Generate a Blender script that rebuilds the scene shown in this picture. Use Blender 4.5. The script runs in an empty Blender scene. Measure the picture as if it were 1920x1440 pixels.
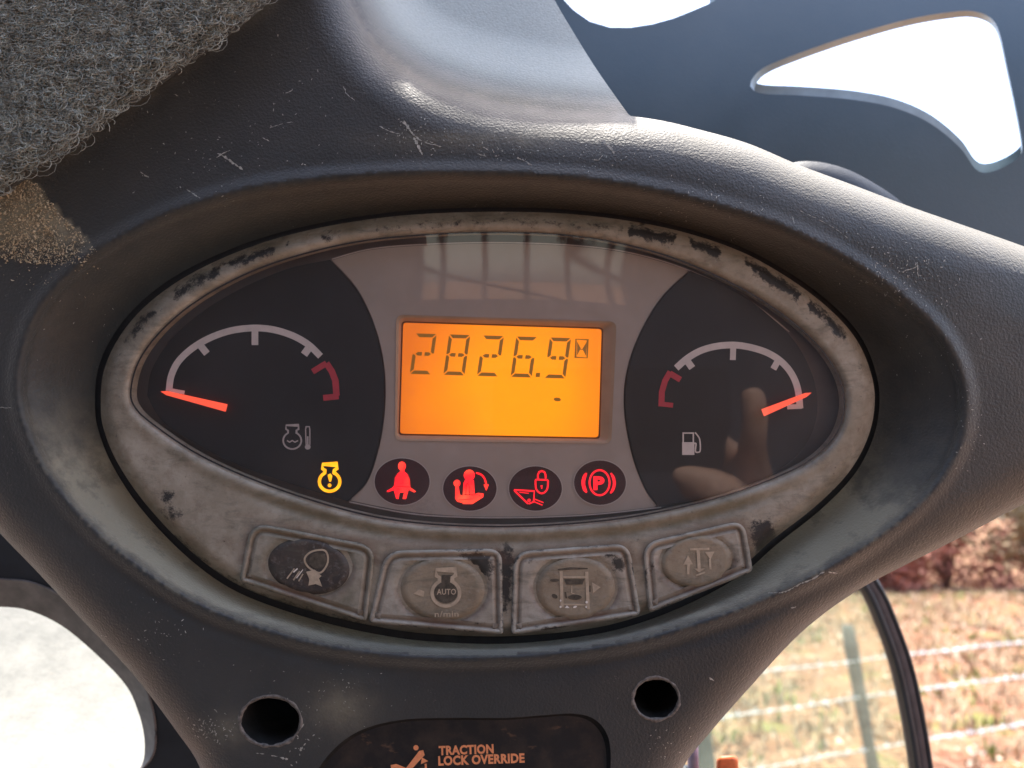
import bpy, bmesh, math, random
import numpy as np
from mathutils import Vector, Matrix
from mathutils.geometry import delaunay_2d_cdt
random.seed(7); rng = np.random.default_rng(7)
C = bpy.context.scene.collection
sc = bpy.context.scene
R = math.radians

# ------------------------------------------------------------------ camera, sky, sun, exposure
S = 0.00016          # metres per unit on the console (one unit = one photo pixel at the console plane)
FP = 1390.0          # focal length in the same units
EYE = Vector((0, 0, 1.9)); PITCH = R(10)
cam_d = bpy.data.cameras.new('camera'); cam = bpy.data.objects.new('camera', cam_d); C.objects.link(cam)
cam.location = EYE; cam.rotation_euler = (R(90) + PITCH, 0, 0)
cam_d.sensor_width = 36; cam_d.lens = 36 * FP / 1920
cam_d.clip_start = 0.01; cam_d.clip_end = 1000
cam_d.dof.use_dof = True; cam_d.dof.focus_distance = (FP + 60) * S; cam_d.dof.aperture_fstop = 12
sc.camera = cam
SUN_EL, SUN_AZ = R(77), R(12)       # azimuth from +Y (ahead) towards +X
world = bpy.data.worlds.new('World'); sc.world = world; world.use_nodes = True
nt = world.node_tree; bg = nt.nodes['Background']
sky = nt.nodes.new('ShaderNodeTexSky'); sky.sky_type = 'NISHITA'; sky.sun_disc = False
sky.sun_elevation = SUN_EL; sky.sun_rotation = SUN_AZ; sky.dust_density = 2.5; sky.air_density = 1.0
nt.links.new(sky.outputs[0], bg.inputs[0]); bg.inputs[1].default_value = 0.15
sd = bpy.data.lights.new('sun', 'SUN'); sun = bpy.data.objects.new('sun', sd); C.objects.link(sun)
sd.energy = 2.7; sd.angle = R(0.5); sd.color = (1, 0.94, 0.84)
sv = Vector((math.sin(SUN_AZ) * math.cos(SUN_EL), math.cos(SUN_AZ) * math.cos(SUN_EL), math.sin(SUN_EL)))
sun.rotation_euler = sv.to_track_quat('Z', 'Y').to_euler()
sc.view_settings.view_transform = 'Standard'; sc.view_settings.look = 'None'
sc.view_settings.exposure = 2.2; sc.view_settings.gamma = 1
sc.cycles.use_denoising = True
sc.cycles.max_bounces = 10; sc.cycles.transparent_max_bounces = 16
sc.cycles.sample_clamp_indirect = 6

# ------------------------------------------------------------------ frames and helpers
F = Matrix.Translation(EYE) @ Matrix.Rotation(PITCH, 4, 'X')      # camera-side frame of the console: X right, Y away, Z up
def U(px, py, h):
    """point on the console at height h (towards the viewer) - arrays allowed; in console units"""
    k = (FP - h) / FP
    return np.stack([(px - 960.0) * k, (FP - h) + 0 * px, -(py - 720.0) * k], -1)
def world_ray(px, py):
    d = Vector(((px - 960) / FP, 1, -(py - 720) / FP)); return (F.to_3x3() @ d)
def at_z(px, py, z):
    d = world_ray(px, py); return EYE + d * ((z - EYE.z) / d.z)
def at_y(px, py, y):
    d = world_ray(px, py); return EYE + d * (y / d.y)

ORIG = {}
def tag(o, label=None, cat=None, group=None, kind=None):
    if label: o['label'] = label
    if cat: o['category'] = cat
    if group: o['group'] = group
    if kind: o['kind'] = kind
    return o
def thing(name, label, cat, org, group=None, frame='console'):
    o = bpy.data.objects.new(name, None); C.objects.link(o); o.empty_display_size = 0.02
    if frame == 'console':
        org = np.array(org, float); o.matrix_world = F @ Matrix.Translation(Vector(org * S))
        ORIG[o.name] = ('c', org)
    else:
        o.location = org; ORIG[o.name] = ('w', np.array(org, float))
    return tag(o, label, cat, group)
def mesh_obj(name, V, Fc, mat, parent=None, smooth=False, attrs=None, label=None, kind=None, frame=None):
    V = np.asarray(V, float).reshape(-1, 3)
    fr, org = ('c', None) if parent is None else ORIG.get(parent.name, ('c', None))
    if frame: fr = frame
    if org is None:
        if fr == 'c': org = np.array([V[:, 0].mean(), V[:, 1].mean(), V[:, 2].min()])
        else: org = np.array([V[:, 0].mean(), V[:, 1].mean(), V[:, 2].min()])
    Vl = (V - org) * (S if fr == 'c' else 1)
    me = bpy.data.meshes.new(name); me.from_pydata(Vl.tolist(), [], [tuple(int(i) for i in f) for f in Fc]); me.update()
    if smooth: me.polygons.foreach_set('use_smooth', [True] * len(me.polygons))
    if attrs:
        for k, a in attrs.items():
            at = me.attributes.new(k, 'FLOAT', 'POINT'); at.data.foreach_set('value', np.asarray(a, np.float32))
    if mat: me.materials.append(mat)
    o = bpy.data.objects.new(name, me); C.objects.link(o)
    if parent is not None: o.parent = parent
    elif fr == 'c': o.matrix_world = F @ Matrix.Translation(Vector(org * S))
    else: o.location = org
    ORIG[o.name] = (fr, org)
    if label: o['label'] = label
    if kind: o['kind'] = kind
    return o

def catmull(P, n=6, closed=True):
    P = np.array(P, float); N = len(P); out = []
    for i in range(N if closed else N - 1):
        if closed: a, b, c, d = P[(i-1) % N], P[i], P[(i+1) % N], P[(i+2) % N]
        else: a, b, c, d = P[max(i-1, 0)], P[i], P[i+1], P[min(i+2, N-1)]
        for t in np.arange(n) / n:
            out.append(0.5 * ((2*b) + (-a+c)*t + (2*a-5*b+4*c-d)*t*t + (-a+3*b-3*c+d)*t**3))
    if not closed: out.append(P[-1])
    return np.array(out)
def resample(P, step, closed=True):
    Q = np.vstack([P, P[:1]]) if closed else np.array(P, float)
    L = np.r_[0, np.cumsum(np.hypot(*np.diff(Q, axis=0).T))]
    n = max(3, int(L[-1] / step)); t = np.linspace(0, L[-1], n + 1)
    if closed: t = t[:-1]
    return np.stack([np.interp(t, L, Q[:, 0]), np.interp(t, L, Q[:, 1])], -1)
def rounded(P, r, n=5):
    P = np.array(P, float); N = len(P); out = []
    rr = r if hasattr(r, '__len__') else [r] * N
    for i in range(N):
        a, b, c = P[i-1], P[i], P[(i+1) % N]
        u, v = a - b, c - b; lu, lv = np.hypot(*u), np.hypot(*v)
        q = min(rr[i], lu * .49, lv * .49); s, e = b + u/lu*q, b + v/lv*q
        for t in np.linspace(0, 1, n): out.append((1-t)**2*s + 2*t*(1-t)*b + t*t*e)
    return np.array(out)
def ellipse(cx, cy, rx, ry, rot=0, n=48):
    t = np.linspace(0, 2*np.pi, n, endpoint=False); c, s = math.cos(R(rot)), math.sin(R(rot))
    x, y = rx*np.cos(t), ry*np.sin(t)
    return np.stack([cx + x*c - y*s, cy + x*s + y*c], -1)
def dist_poly(X, Y, P, closed=True):
    Q = np.vstack([P, P[:1]]) if closed else np.asarray(P, float)
    best = np.full(X.shape, 1e18)
    for a, b in zip(Q[:-1], Q[1:]):
        d = b - a; L = d @ d + 1e-9
        t = np.clip(((X-a[0])*d[0] + (Y-a[1])*d[1]) / L, 0, 1)
        best = np.minimum(best, (X-a[0]-t*d[0])**2 + (Y-a[1]-t*d[1])**2)
    return np.sqrt(best)
def inside(X, Y, P):
    r = np.zeros(X.shape, bool); Q = np.roll(P, -1, 0)
    for (x1, y1), (x2, y2) in zip(P, Q):
        if y1 == y2: continue
        c = ((y1 > Y) != (y2 > Y)) & (X < (x2-x1)*(Y-y1)/(y2-y1) + x1)
        r ^= c
    return r
def sstep(a, b, x):
    t = np.clip((x - a) / (b - a), 0, 1); return t*t*(3-2*t)
_h = rng.random((64, 64))
def vnoise(X, Y, s):
    x, y = np.asarray(X)/s, np.asarray(Y)/s; i, j = np.floor(x).astype(int), np.floor(y).astype(int); u, v = x-i, y-j
    u, v = u*u*(3-2*u), v*v*(3-2*v); g = lambda a, b: _h[a % 64, b % 64]
    return (g(i,j)*(1-u)+g(i+1,j)*u)*(1-v) + (g(i,j+1)*(1-u)+g(i+1,j+1)*u)*v
def fbm(X, Y, s): return (vnoise(X,Y,s) + .5*vnoise(X+31,Y+7,s/2.1) + .25*vnoise(X+5,Y+77,s/4.3)) / 1.75
def cdt(outer, holes, pts, loops=()):
    """triangulate the region inside outer and outside holes; loops are extra constraint lines"""
    V, E = [], []
    def add(P, closed=True):
        n = len(V); V.extend(P.tolist()); m = len(P)
        E.extend([(n+i, n+(i+1) % m) for i in range(m if closed else m-1)])
    add(outer)
    for h in holes: add(h)
    for l in loops: add(l)
    V.extend(pts.tolist())
    r = delaunay_2d_cdt([Vector(v) for v in V], E, [], 0, 1e-5)
    vs = np.array([tuple(v) for v in r[0]]); fs = np.array([tuple(f) for f in r[2]])
    c = vs[fs].mean(1); keep = inside(c[:, 0], c[:, 1], outer)
    for h in holes: keep &= ~inside(c[:, 0], c[:, 1], h)
    fs = fs[keep]
    # faces wind so that they look at the viewer
    a, b, d = vs[fs[:, 0]], vs[fs[:, 1]], vs[fs[:, 2]]
    cr = (b-a)[:, 0]*(d-a)[:, 1] - (b-a)[:, 1]*(d-a)[:, 0]
    fs[cr > 0] = fs[cr > 0][:, ::-1]
    used = np.unique(fs); m = -np.ones(len(vs), int); m[used] = np.arange(len(used))
    return vs[used], m[fs]
def grid_pts(x0, x1, y0, y1, s):
    X, Y = np.meshgrid(np.arange(x0, x1, s), np.arange(y0, y1, s)); X = X + (np.arange(X.shape[0]) % 2)[:, None]*s/2
    P = np.stack([X.ravel(), Y.ravel()], -1); return P + rng.uniform(-.12, .12, P.shape)*s
def skirt(P, h0, h1, straight=True, close=True):
    """wall from outline P at height h0 back to h1, parallel to the viewing axis of the console"""
    h0 = np.broadcast_to(h0, (len(P),)); A = U(P[:, 0], P[:, 1], h0)
    if straight: B = A.copy(); B[:, 1] = FP - h1
    else: B = U(P[:, 0], P[:, 1], np.full(len(P), h1, float))
    n = len(P); V = np.vstack([A, B])
    f = [(i, (i+1) % n, n+(i+1) % n, n+i) for i in range(n if close else n-1)]
    return V, f
def join(parts):
    V, Fc, n = [], [], 0
    for v, f in parts:
        v = np.asarray(v, float); V.append(v); Fc += [tuple(int(i)+n for i in g) for g in f]; n += len(v)
    return np.vstack(V), Fc
def flat(P, h):
    P = np.asarray(P, float)
    a = 0.5*np.sum(P[:, 0]*np.roll(P[:, 1], -1) - np.roll(P[:, 0], -1)*P[:, 1])
    if a > 0: P = P[::-1]
    return U(P[:, 0], P[:, 1], np.full(len(P), h, float)), [tuple(range(len(P)))]
def stroke(P, w, h, closed=False):
    P = np.asarray(P, float); n = len(P)
    w = np.broadcast_to(np.asarray(w, float), (n,))
    if closed: d = np.roll(P, -1, 0) - np.roll(P, 1, 0); d1 = P - np.roll(P, 1, 0)
    else: d = np.gradient(P, axis=0); d1 = np.vstack([P[1:2]-P[:1], P[1:]-P[:-1]])
    d = d / (np.hypot(*d.T)[:, None] + 1e-9); d1 = d1 / (np.hypot(*d1.T)[:, None] + 1e-9)
    nm = np.stack([-d[:, 1], d[:, 0]], -1); n1 = np.stack([-d1[:, 1], d1[:, 0]], -1)
    cs = np.clip(np.abs((nm*n1).sum(1)), .55, 1)
    off = nm * (w/2/cs)[:, None]
    hh = np.full(n, h, float) if np.isscalar(h) else np.asarray(h)
    V = np.vstack([U(*(P+off).T, hh), U(*(P-off).T, hh)])
    return V, [(i, (i+1) % n, n+(i+1) % n, n+i) for i in range(n if closed else n-1)]
def slab(P, h0, h1, bev=0):
    """solid with outline P between h1 (back) and h0 (front), optional front bevel"""
    P = np.asarray(P, float)
    if bev:
        c = P.mean(0); d = P - c; L = np.hypot(*d.T)[:, None]; Q = c + d*(1-bev/L); Q1 = c + d*(1-.3*bev/L)
        rings = [(P, h1), (P, h0-bev), (Q1, h0-.3*bev), (Q, h0)]
    else: rings = [(P, h1), (P, h0)]
    n = len(P); V = np.vstack([U(q[:, 0], q[:, 1], np.full(n, h, float)) for q, h in rings]); f = []
    for k in range(len(rings)-1):
        f += [(k*n+i, k*n+(i+1) % n, (k+1)*n+(i+1) % n, (k+1)*n+i) for i in range(n)]
    f.append(tuple(range((len(rings)-1)*n, len(rings)*n)))
    return V, f
def dome(P, h0, rise, rings=8, dish=0, edge=0.75):
    P = np.asarray(P, float); c = P.mean(0); n = len(P); V, f = [], []
    for k in range(rings):
        r = 1 - k/rings; q = c + (P-c)*r
        z = h0 + rise*(1-max(0, (r-edge)/(1-edge))**2)**.5 - dish*(1-r*r)
        V.append(U(q[:, 0], q[:, 1], np.full(n, z)))
        if k: f += [((k-1)*n+i, (k-1)*n+(i+1) % n, k*n+(i+1) % n, k*n+i) for i in range(n)]
    V = np.vstack(V); V = np.vstack([V, U(np.array([c[0]]), np.array([c[1]]), np.array([h0+rise-dish]))])
    f += [((rings-1)*n+i, (rings-1)*n+(i+1) % n, rings*n) for i in range(n)]
    return V, f
def tube3(P, r, k=6, closed=False):
    """tube through 3-D points"""
    P = np.asarray(P, float); n = len(P); r = np.broadcast_to(r, (n,))
    T = np.roll(P, -1, 0)-np.roll(P, 1, 0) if closed else np.gradient(P, axis=0)
    T /= np.linalg.norm(T, axis=1)[:, None] + 1e-12
    up = np.array([0, 0, 1.]) if abs(T[0, 2]) < .9 else np.array([1., 0, 0]); V = []
    A = np.cross(T, up); A /= np.linalg.norm(A, axis=1)[:, None] + 1e-9; B = np.cross(T, A)
    for i in range(n):
        for j in range(k):
            a = 2*np.pi*j/k; V.append(P[i] + r[i]*(A[i]*math.cos(a)+B[i]*math.sin(a)))
    f = [(i*k+j, i*k+(j+1) % k, ((i+1) % n)*k+(j+1) % k, ((i+1) % n)*k+j) for i in range(n if closed else n-1) for j in range(k)]
    if not closed: f += [tuple(range(k))[::-1], tuple(range((n-1)*k, n*k))]
    return np.array(V), f
def text_mesh(txt, x0, x1, ybase, cap, rot, h, bold=0.03, shear=0):
    cu = bpy.data.curves.new('t', 'FONT'); cu.body = txt; cu.offset = bold; cu.shear = shear; cu.space_character = 1.06; cu.resolution_u = 3
    o = bpy.data.objects.new('t', cu); C.objects.link(o); dg = bpy.context.evaluated_depsgraph_get(); dg.update()
    me = bpy.data.meshes.new_from_object(o.evaluated_get(dg)); bpy.data.objects.remove(o); bpy.data.curves.remove(cu)
    V = np.array([v.co[:2] for v in me.vertices]); Fc = [tuple(p.vertices) for p in me.polygons]; bpy.data.meshes.remove(me)
    mn, mx = V.min(0), V.max(0); V = (V-mn)/(mx-mn)
    x = V[:, 0]*(x1-x0); y = -V[:, 1]*cap; c, s = math.cos(R(rot)), math.sin(R(rot))
    return U(x0 + x*c - y*s, ybase + x*s + y*c, np.full(len(V), h, float)), Fc

# ------------------------------------------------------------------ materials
class NB:
    def __init__(s, name):
        s.m = bpy.data.materials.new(name); s.m.use_nodes = True; s.t = s.m.node_tree
        s.b = s.t.nodes['Principled BSDF']; s.out = s.t.nodes['Material Output']
        s.co = s.t.nodes.new('ShaderNodeTexCoord').outputs['Object']
    def n(s, typ, **k):
        x = s.t.nodes.new(typ)
        for a, v in k.items(): setattr(x, a, v)
        return x
    def l(s, a, b): s.t.links.new(a, b)
    def noise(s, px, detail=4, rough=.6, scale=(1, 1, 1), rot=(0,0,0), dist=0, world=False):
        mp = s.n('ShaderNodeMapping'); q = 1 if world else 1/S
        mp.inputs['Scale'].default_value = [v*q/px for v in scale]; mp.inputs['Rotation'].default_value = rot; s.l(s.co, mp.inputs[0])
        x = s.n('ShaderNodeTexNoise'); x.inputs['Scale'].default_value = 1; x.inputs['Detail'].default_value = detail
        x.inputs['Roughness'].default_value = rough; x.inputs['Distortion'].default_value = dist; s.l(mp.outputs[0], x.inputs[0]); return x.outputs[0]
    def voro(s, px, feature='F1', world=False):
        mp = s.n('ShaderNodeMapping'); q = 1 if world else 1/S; mp.inputs['Scale'].default_value = [q/px]*3; s.l(s.co, mp.inputs[0])
        x = s.n('ShaderNodeTexVoronoi', feature=feature); x.inputs['Scale'].default_value = 1; s.l(mp.outputs[0], x.inputs[0]); return x.outputs[0]
    def ramp(s, f, stops):
        r = s.n('ShaderNodeValToRGB'); e = r.color_ramp.elements
        while len(e) < len(stops): e.new(.5)
        for i, (p, c) in enumerate(stops):
            e[i].position = p; e[i].color = (c, c, c, 1) if not hasattr(c, '__len__') else (*c, 1)
        s.l(f, r.inputs[0]); return r.outputs[0]
    def val(s, a, b=0.5, op='MULTIPLY'):
        m = s.n('ShaderNodeMath', operation=op); m.use_clamp = False
        for i, v in enumerate((a, b)):
            if isinstance(v, (int, float)): m.inputs[i].default_value = v
            else: s.l(v, m.inputs[i])
        return m.outputs[0]
    def attr(s, name): return s.n('ShaderNodeAttribute', attribute_name=name).outputs['Fac']
    def mix(s, f, a, b):
        m = s.n('ShaderNodeMix', data_type='RGBA')
        for i, v in ((0, f), (6, a), (7, b)):
            if isinstance(v, (int, float)): m.inputs[i].default_value = v
            elif isinstance(v, tuple): m.inputs[i].default_value = (*v, 1)
            else: s.l(v, m.inputs[i])
        return m.outputs[2]
    def col(s, v):
        if isinstance(v, tuple): s.b.inputs['Base Color'].default_value = (*v, 1)
        else: s.l(v, s.b.inputs['Base Color'])
    def rough(s, v):
        if isinstance(v, (int, float)): s.b.inputs['Roughness'].default_value = v
        else: s.l(v, s.b.inputs['Roughness'])
    def bump(s, f, dist, strength=1.0, prev=None):
        b = s.n('ShaderNodeBump'); b.inputs['Strength'].default_value = strength; b.inputs['Distance'].default_value = dist
        s.l(f, b.inputs['Height'])
        if prev is not None: s.l(prev, b.inputs['Normal'])
        s.l(b.outputs[0], s.b.inputs['Normal']); return b.outputs[0]
def simple(name, col, rough=.5, metal=0, px=30, var=.25, bump=0, world=False, spec=.5):
    k = NB(name); n = k.noise(px, world=world); c = tuple(col)
    k.col(k.mix(k.ramp(n, [(.3, 0.), (.7, 1.)]), tuple(v*(1-var) for v in c), tuple(min(1, v*(1+var)) for v in c)))
    k.rough(rough); k.b.inputs['Metallic'].default_value = metal; k.b.inputs['Specular IOR Level'].default_value = spec
    if bump: k.bump(k.noise(px*.15, world=world), bump)
    return k.m
def emis(name, col, strength, hot=None, px=40):
    k = NB(name); k.col(tuple(v*.3 for v in col)); k.rough(.5)
    if hot: k.l(k.mix(k.ramp(k.noise(px, 1), [(.45, 0.), (.75, 1.)]), col, hot), k.b.inputs['Emission Color'])
    else: k.b.inputs['Emission Color'].default_value = (*col, 1)
    k.b.inputs['Emission Strength'].default_value = strength; return k.m

def console_mat():
    k = NB('grained_black_plastic')
    base = k.mix(k.ramp(k.noise(160), [(.35, 0.), (.7, 1.)]), (.020, .0215, .0225), (.033, .031, .029))
    d1 = k.ramp(k.noise(55, 6, .7), [(.38, 0.), (.62, 1.)])
    dust_sheen = k.val(k.attr('dust_sheen'), d1)
    dust2 = k.val(k.attr('dust_sheen'), .75)
    c = k.mix(k.val(dust2, dust_sheen, 'ADD'), base, (.29, .25, .17))
    fleck = k.ramp(k.noise(7, 5, .75), [(.63, 0.), (.69, 1.)])
    fleck = k.val(fleck, k.val(k.ramp(k.noise(140, 3), [(.44, 0.), (.62, 1.)]), .6))
    c = k.mix(fleck, c, (.24, .22, .19))
    film_sheen = k.ramp(k.noise(230, 6, .65, scale=(1, 1, 1)), [(.45, 0.), (.75, .13)])
    c = k.mix(film_sheen, c, (.11, .105, .10))
    c = k.mix(k.val(k.val(k.attr('film_sheen'), .8), k.ramp(k.noise(6, 3, .6), [(.3, .8), (.7, 1.)])), c, (.50, .56, .54))  # dust film and painted sky sheen, pale blue-grey on the column
    k.col(c); k.rough(k.val(k.ramp(k.noise(70), [(.3, .46), (.7, .60)]), k.val(k.val(k.attr('dust_sheen'), k.attr('film_sheen'), 'ADD'), .4), 'ADD')); k.b.inputs['Specular IOR Level'].default_value = .45
    k.b.inputs['Sheen Weight'].default_value = .5; k.b.inputs['Sheen Roughness'].default_value = .5; k.b.inputs['Sheen Tint'].default_value = (.95, .87, .72, 1)
    n = k.bump(k.noise(5.0, 2, .5), .00026, .85)
    k.bump(k.noise(60, 3), .0004, .25, n)
    return k.m
M = {}
M['console'] = console_mat()
def bezel_mat(name, c0, c1, stain=(.032, .027, .024)):
    k = NB(name)
    a = k.mix(k.ramp(k.noise(90, 6, .65), [(.3, 0.), (.7, 1.)]), c0, c1)
    a = k.mix(k.val(k.ramp(k.noise(26, 6, .7), [(.5, 0.), (.72, 1.)]), .5), a, (.16, .10, .065))
    a = k.mix(k.val(k.ramp(k.noise(9, 4, .7), [(.55, 0.), (.75, 1.)]), .35), a, (.40, .37, .33))
    a = k.mix(k.val(k.ramp(k.noise(70, 7, .7, scale=(1, 1, 3), dist=.6), [(.5, 0.), (.72, 1.)]), .7), a, (.11, .10, .072))
    st = k.ramp(k.val(k.noise(17, 7, .8), k.val(k.attr('stain'), .29), 'ADD'), [(.63, 0.), (.77, 1.)])
    sp = k.val(k.ramp(k.noise(13, 3, .6), [(.72, 0.), (.75, 1.)]), .7)
    a = k.mix(k.val(st, sp, 'MAXIMUM'), a, stain)
    a = k.mix(k.val(k.attr('dust_sheen'), k.ramp(k.noise(30, 5), [(.3, .4), (.7, 1.)])), a, (.14, .12, .075))
    a = k.mix(k.val(k.attr('rust'), .85), a, (.13, .065, .042))
    k.col(a); k.rough(k.ramp(k.noise(20), [(.3, .5), (.7, .75)])); k.b.inputs['Metallic'].default_value = .0
    n = k.bump(k.noise(8, 5, .7), .00016, .5); k.bump(k.noise(40, 4), .0005, .3, n)
    return k.m
M['bezel'] = bezel_mat('dusty_silver_plastic', (.22, .175, .12), (.43, .36, .28))
M['pad'] = bezel_mat('worn_rubber_pad', (.31, .25, .19), (.52, .45, .37))
M['dome'] = bezel_mat('dirty_button_cap', (.25, .185, .12), (.35, .27, .185))
M['dome_dark'] = bezel_mat('dark_button_cap', (.035, .026, .023), (.07, .052, .042), (.02, .015, .012))
M['dial_base'] = simple('dial_surround', (.15, .122, .118), .7, px=60, var=.12)
def centre_mat():
    k = NB('centre_panel_grey')
    k.col(k.mix(k.ramp(k.noise(120, 3), [(.3, 0.), (.7, 1.)]), (.30, .25, .215), (.36, .305, .27)))
    k.rough(.6); k.bump(k.noise(3, 2), .00003, .5); return k.m
M['centre'] = centre_mat()
M['gauge_face'] = simple('gauge_face_black', (.010, .009, .011), .6, px=80)
M['white_print'] = simple('white_print', (.62, .54, .51), .6, px=20, var=.08)
M['grey_print'] = simple('grey_print', (.45, .385, .37), .6, px=20, var=.08)
M['red_print'] = simple('red_print', (.45, .04, .06), .6, px=20, var=.1)
M['line'] = simple('pale_line', (.42, .36, .33), .5, px=20, var=.1)
M['needle'] = emis('needle_orange', (1., .10, .05), .25)
k = NB('lcd_backlight')
vm = k.n('ShaderNodeVectorMath', operation='DISTANCE'); vm.inputs[1].default_value = tuple((U(975., 735., -101.) - U(930., 1190., -110.))*S); k.l(k.co, vm.inputs[0])
sep = k.val(k.val(vm.outputs[1], -1/(300*S)), k.val(k.noise(110, 2, .4), .25), 'ADD'); sep = k.val(sep, 1.0, 'ADD')
k.col((.12, .04, 0.)); k.l(k.mix(k.ramp(sep, [(.3, 0.), (.85, 1.)]), (.60, .125, .008), (1.1, .30, .001)), k.b.inputs['Emission Color'])
k.b.inputs['Emission Strength'].default_value = .29; k.rough(.35); M['lcd'] = k.m
M['segment'] = emis('lcd_segment', (.30, .12, .01), .14)
M['segment'].node_tree.nodes['Principled BSDF'].inputs['Base Color'].default_value = (.05, .03, .01, 1)
M['lcd_frame'] = simple('lcd_recess', (.34, .25, .17), .55, px=40, var=.1)
M['lamp_disc'] = simple('lamp_disc', (.028, .009, .011), .45, px=30)
_b = M['lamp_disc'].node_tree.nodes['Principled BSDF']; _b.inputs['Emission Color'].default_value = (1, .03, .06, 1); _b.inputs['Emission Strength'].default_value = .001
M['red_glow'] = emis('red_lamp', (1., .008, .015), .42, hot=(1., .07, .03), px=45)
M['red_dim'] = emis('red_lamp_dim', (1., .010, .022), .32)
M['amber_glow'] = emis('amber_lamp', (1., .36, .006), .36, hot=(1., .6, .02), px=20)
M['dark_line'] = emis('red_lamp_shade', (.25, .004, .008), .25)
M['gasket'] = simple('gasket_dark', (.028, .024, .024), .6, px=20)
M['hole'] = simple('hole_wall', (.022, .021, .02), .9, px=30, bump=.0001, spec=.1)
M['hole_lip'] = simple('dusty_lip', (.17, .145, .125), .8, px=9, var=.6, bump=.0001)
k = NB('decal_plate')
c = k.mix(k.ramp(k.noise(60, 5, .7), [(.42, 0.), (.7, 1.)]), (.014, .010, .009), (.05, .032, .022))
c = k.mix(k.val(k.ramp(k.noise(45, 6, .6, scale=(1, 1, 2)), [(.62, 0.), (.70, 1.)]), .5), c, (.19, .10, .055))
k.col(c); k.rough(.35); k.bump(k.noise(12, 4), .0001, .3); M['decal'] = k.m
M['orange_print'] = simple('orange_print', (.95, .33, .14), .6, px=8, var=.12)
M['icon_pale'] = simple('icon_pale', (.48, .36, .25), .6, px=10, var=.2)
M['icon_white'] = simple('icon_scratched_white', (.85, .75, .65), .5, px=10, var=.1)
M['icon_dark'] = simple('icon_dark', (.085, .065, .045), .7, px=10, var=.5)
M['scratch'] = simple('scratch_mark', (.40, .38, .33), .8, px=6, var=.5)
M['grit'] = simple('sand_grit', (.55, .44, .29), .9, px=5, var=.5)
M['fibre'] = simple('grey_fleece', (.42, .43, .38), .95, px=25, var=.5, spec=.1)
M['fleece_base'] = simple('fleece_backing', (.10, .10, .09), 1, px=8, var=.5, bump=.0005)
def cab_mat():
    k = NB('painted_cab_steel')
    k.col(k.mix(k.ramp(k.noise(400, 5, .6), [(.35, 0.), (.7, 1.)]), (.052, .080, .098), (.074, .106, .126)))
    k.rough(k.ramp(k.noise(200, 3), [(.3, .38), (.7, .5)])); k.bump(k.noise(9, 3), .0002, .3); return k.m
M['cab'] = cab_mat()
M['cab_edge'] = simple('cut_edge_paint', (.30, .36, .38), .5, px=60, var=.15)
M['cab_dark'] = simple('dark_cab_trim', (.030, .033, .038), .55, px=120, bump=.0002)
M['rubber_grey'] = simple('brown_grey_flange', (.20, .175, .16), .7, px=60, var=.3)
M['rubber'] = simple('rubber_seal', (.07, .058, .062), .6, px=60)
M['liner'] = simple('cab_liner', (.17, .16, .155), .9, px=400, var=.2, bump=.0003)
def glass_mat(name, refl, tint, dust_sheen, dustcol, blotch=False):
    k = NB(name); t = k.t
    tr = k.n('ShaderNodeBsdfTransparent'); tr.inputs[0].default_value = (*tint, 1)
    gl = k.n('ShaderNodeBsdfGlossy'); gl.inputs['Roughness'].default_value = .012
    fr = k.n('ShaderNodeFresnel'); bf = k.n('ShaderNodeNewGeometry').outputs['Backfacing']
    k.l(k.val(1.5, k.val(bf, -.8333, 'MULTIPLY'), 'ADD'), fr.inputs[0])      # same reflectance from both sides of the sheet
    df = k.n('ShaderNodeBsdfDiffuse'); df.inputs[0].default_value = (*dustcol, 1)
    tl = k.n('ShaderNodeBsdfTranslucent'); tl.inputs[0].default_value = (*dustcol, 1)
    md = k.n('ShaderNodeMixShader'); md.inputs[0].default_value = .5; k.l(df.outputs[0], md.inputs[1]); k.l(tl.outputs[0], md.inputs[2])
    m1 = k.n('ShaderNodeMixShader')
    dn = k.val(k.ramp(k.noise(90, 7, .7), [(.35, .35), (.8, 1.)]), dust_sheen)
    if blotch: dn = k.val(dn, k.val(k.attr('dust_sheen'), k.ramp(k.noise(11, 6, .75), [(.4, 0.), (.6, .7)])), 'ADD')
    k.l(dn, m1.inputs[0]); k.l(tr.outputs[0], m1.inputs[1]); k.l(md.outputs[0], m1.inputs[2])
    m2 = k.n('ShaderNodeMixShader'); k.l(k.val(fr.outputs[0], refl), m2.inputs[0]); k.l(m1.outputs[0], m2.inputs[1]); k.l(gl.outputs[0], m2.inputs[2])
    k.l(m2.outputs[0], k.out.inputs['Surface']); return k.m
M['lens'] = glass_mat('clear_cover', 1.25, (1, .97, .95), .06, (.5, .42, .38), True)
M['glass'] = glass_mat('dusty_tinted_glass', 1.0, (.80, .90, .78), .35, (.50, .56, .40))
k = NB('dirty_sunlit_sheet')
c = k.mix(k.ramp(k.noise(120, 6, .7), [(.3, 0.), (.7, 1.)]), (.17, .17, .15), (.27, .265, .235))
c = k.mix(k.val(k.ramp(k.noise(20, 4, .7), [(.66, 0.), (.72, 1.)]), .5), c, (.35, .27, .17))
k.col(c); k.rough(.6); k.bump(k.noise(18, 5), .0006, .5); M['pale_sheet'] = k.m
M['post_wood'] = simple('weathered_post', (.085, .085, .078), .9, px=.08, var=.4, world=True, bump=.004)
M['wire'] = simple('galvanised_wire', (.75, .74, .74), .45, .3, px=.05, world=True)
M['orange_paint'] = simple('orange_cap_paint', (.75, .16, .05), .4, px=30)

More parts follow.
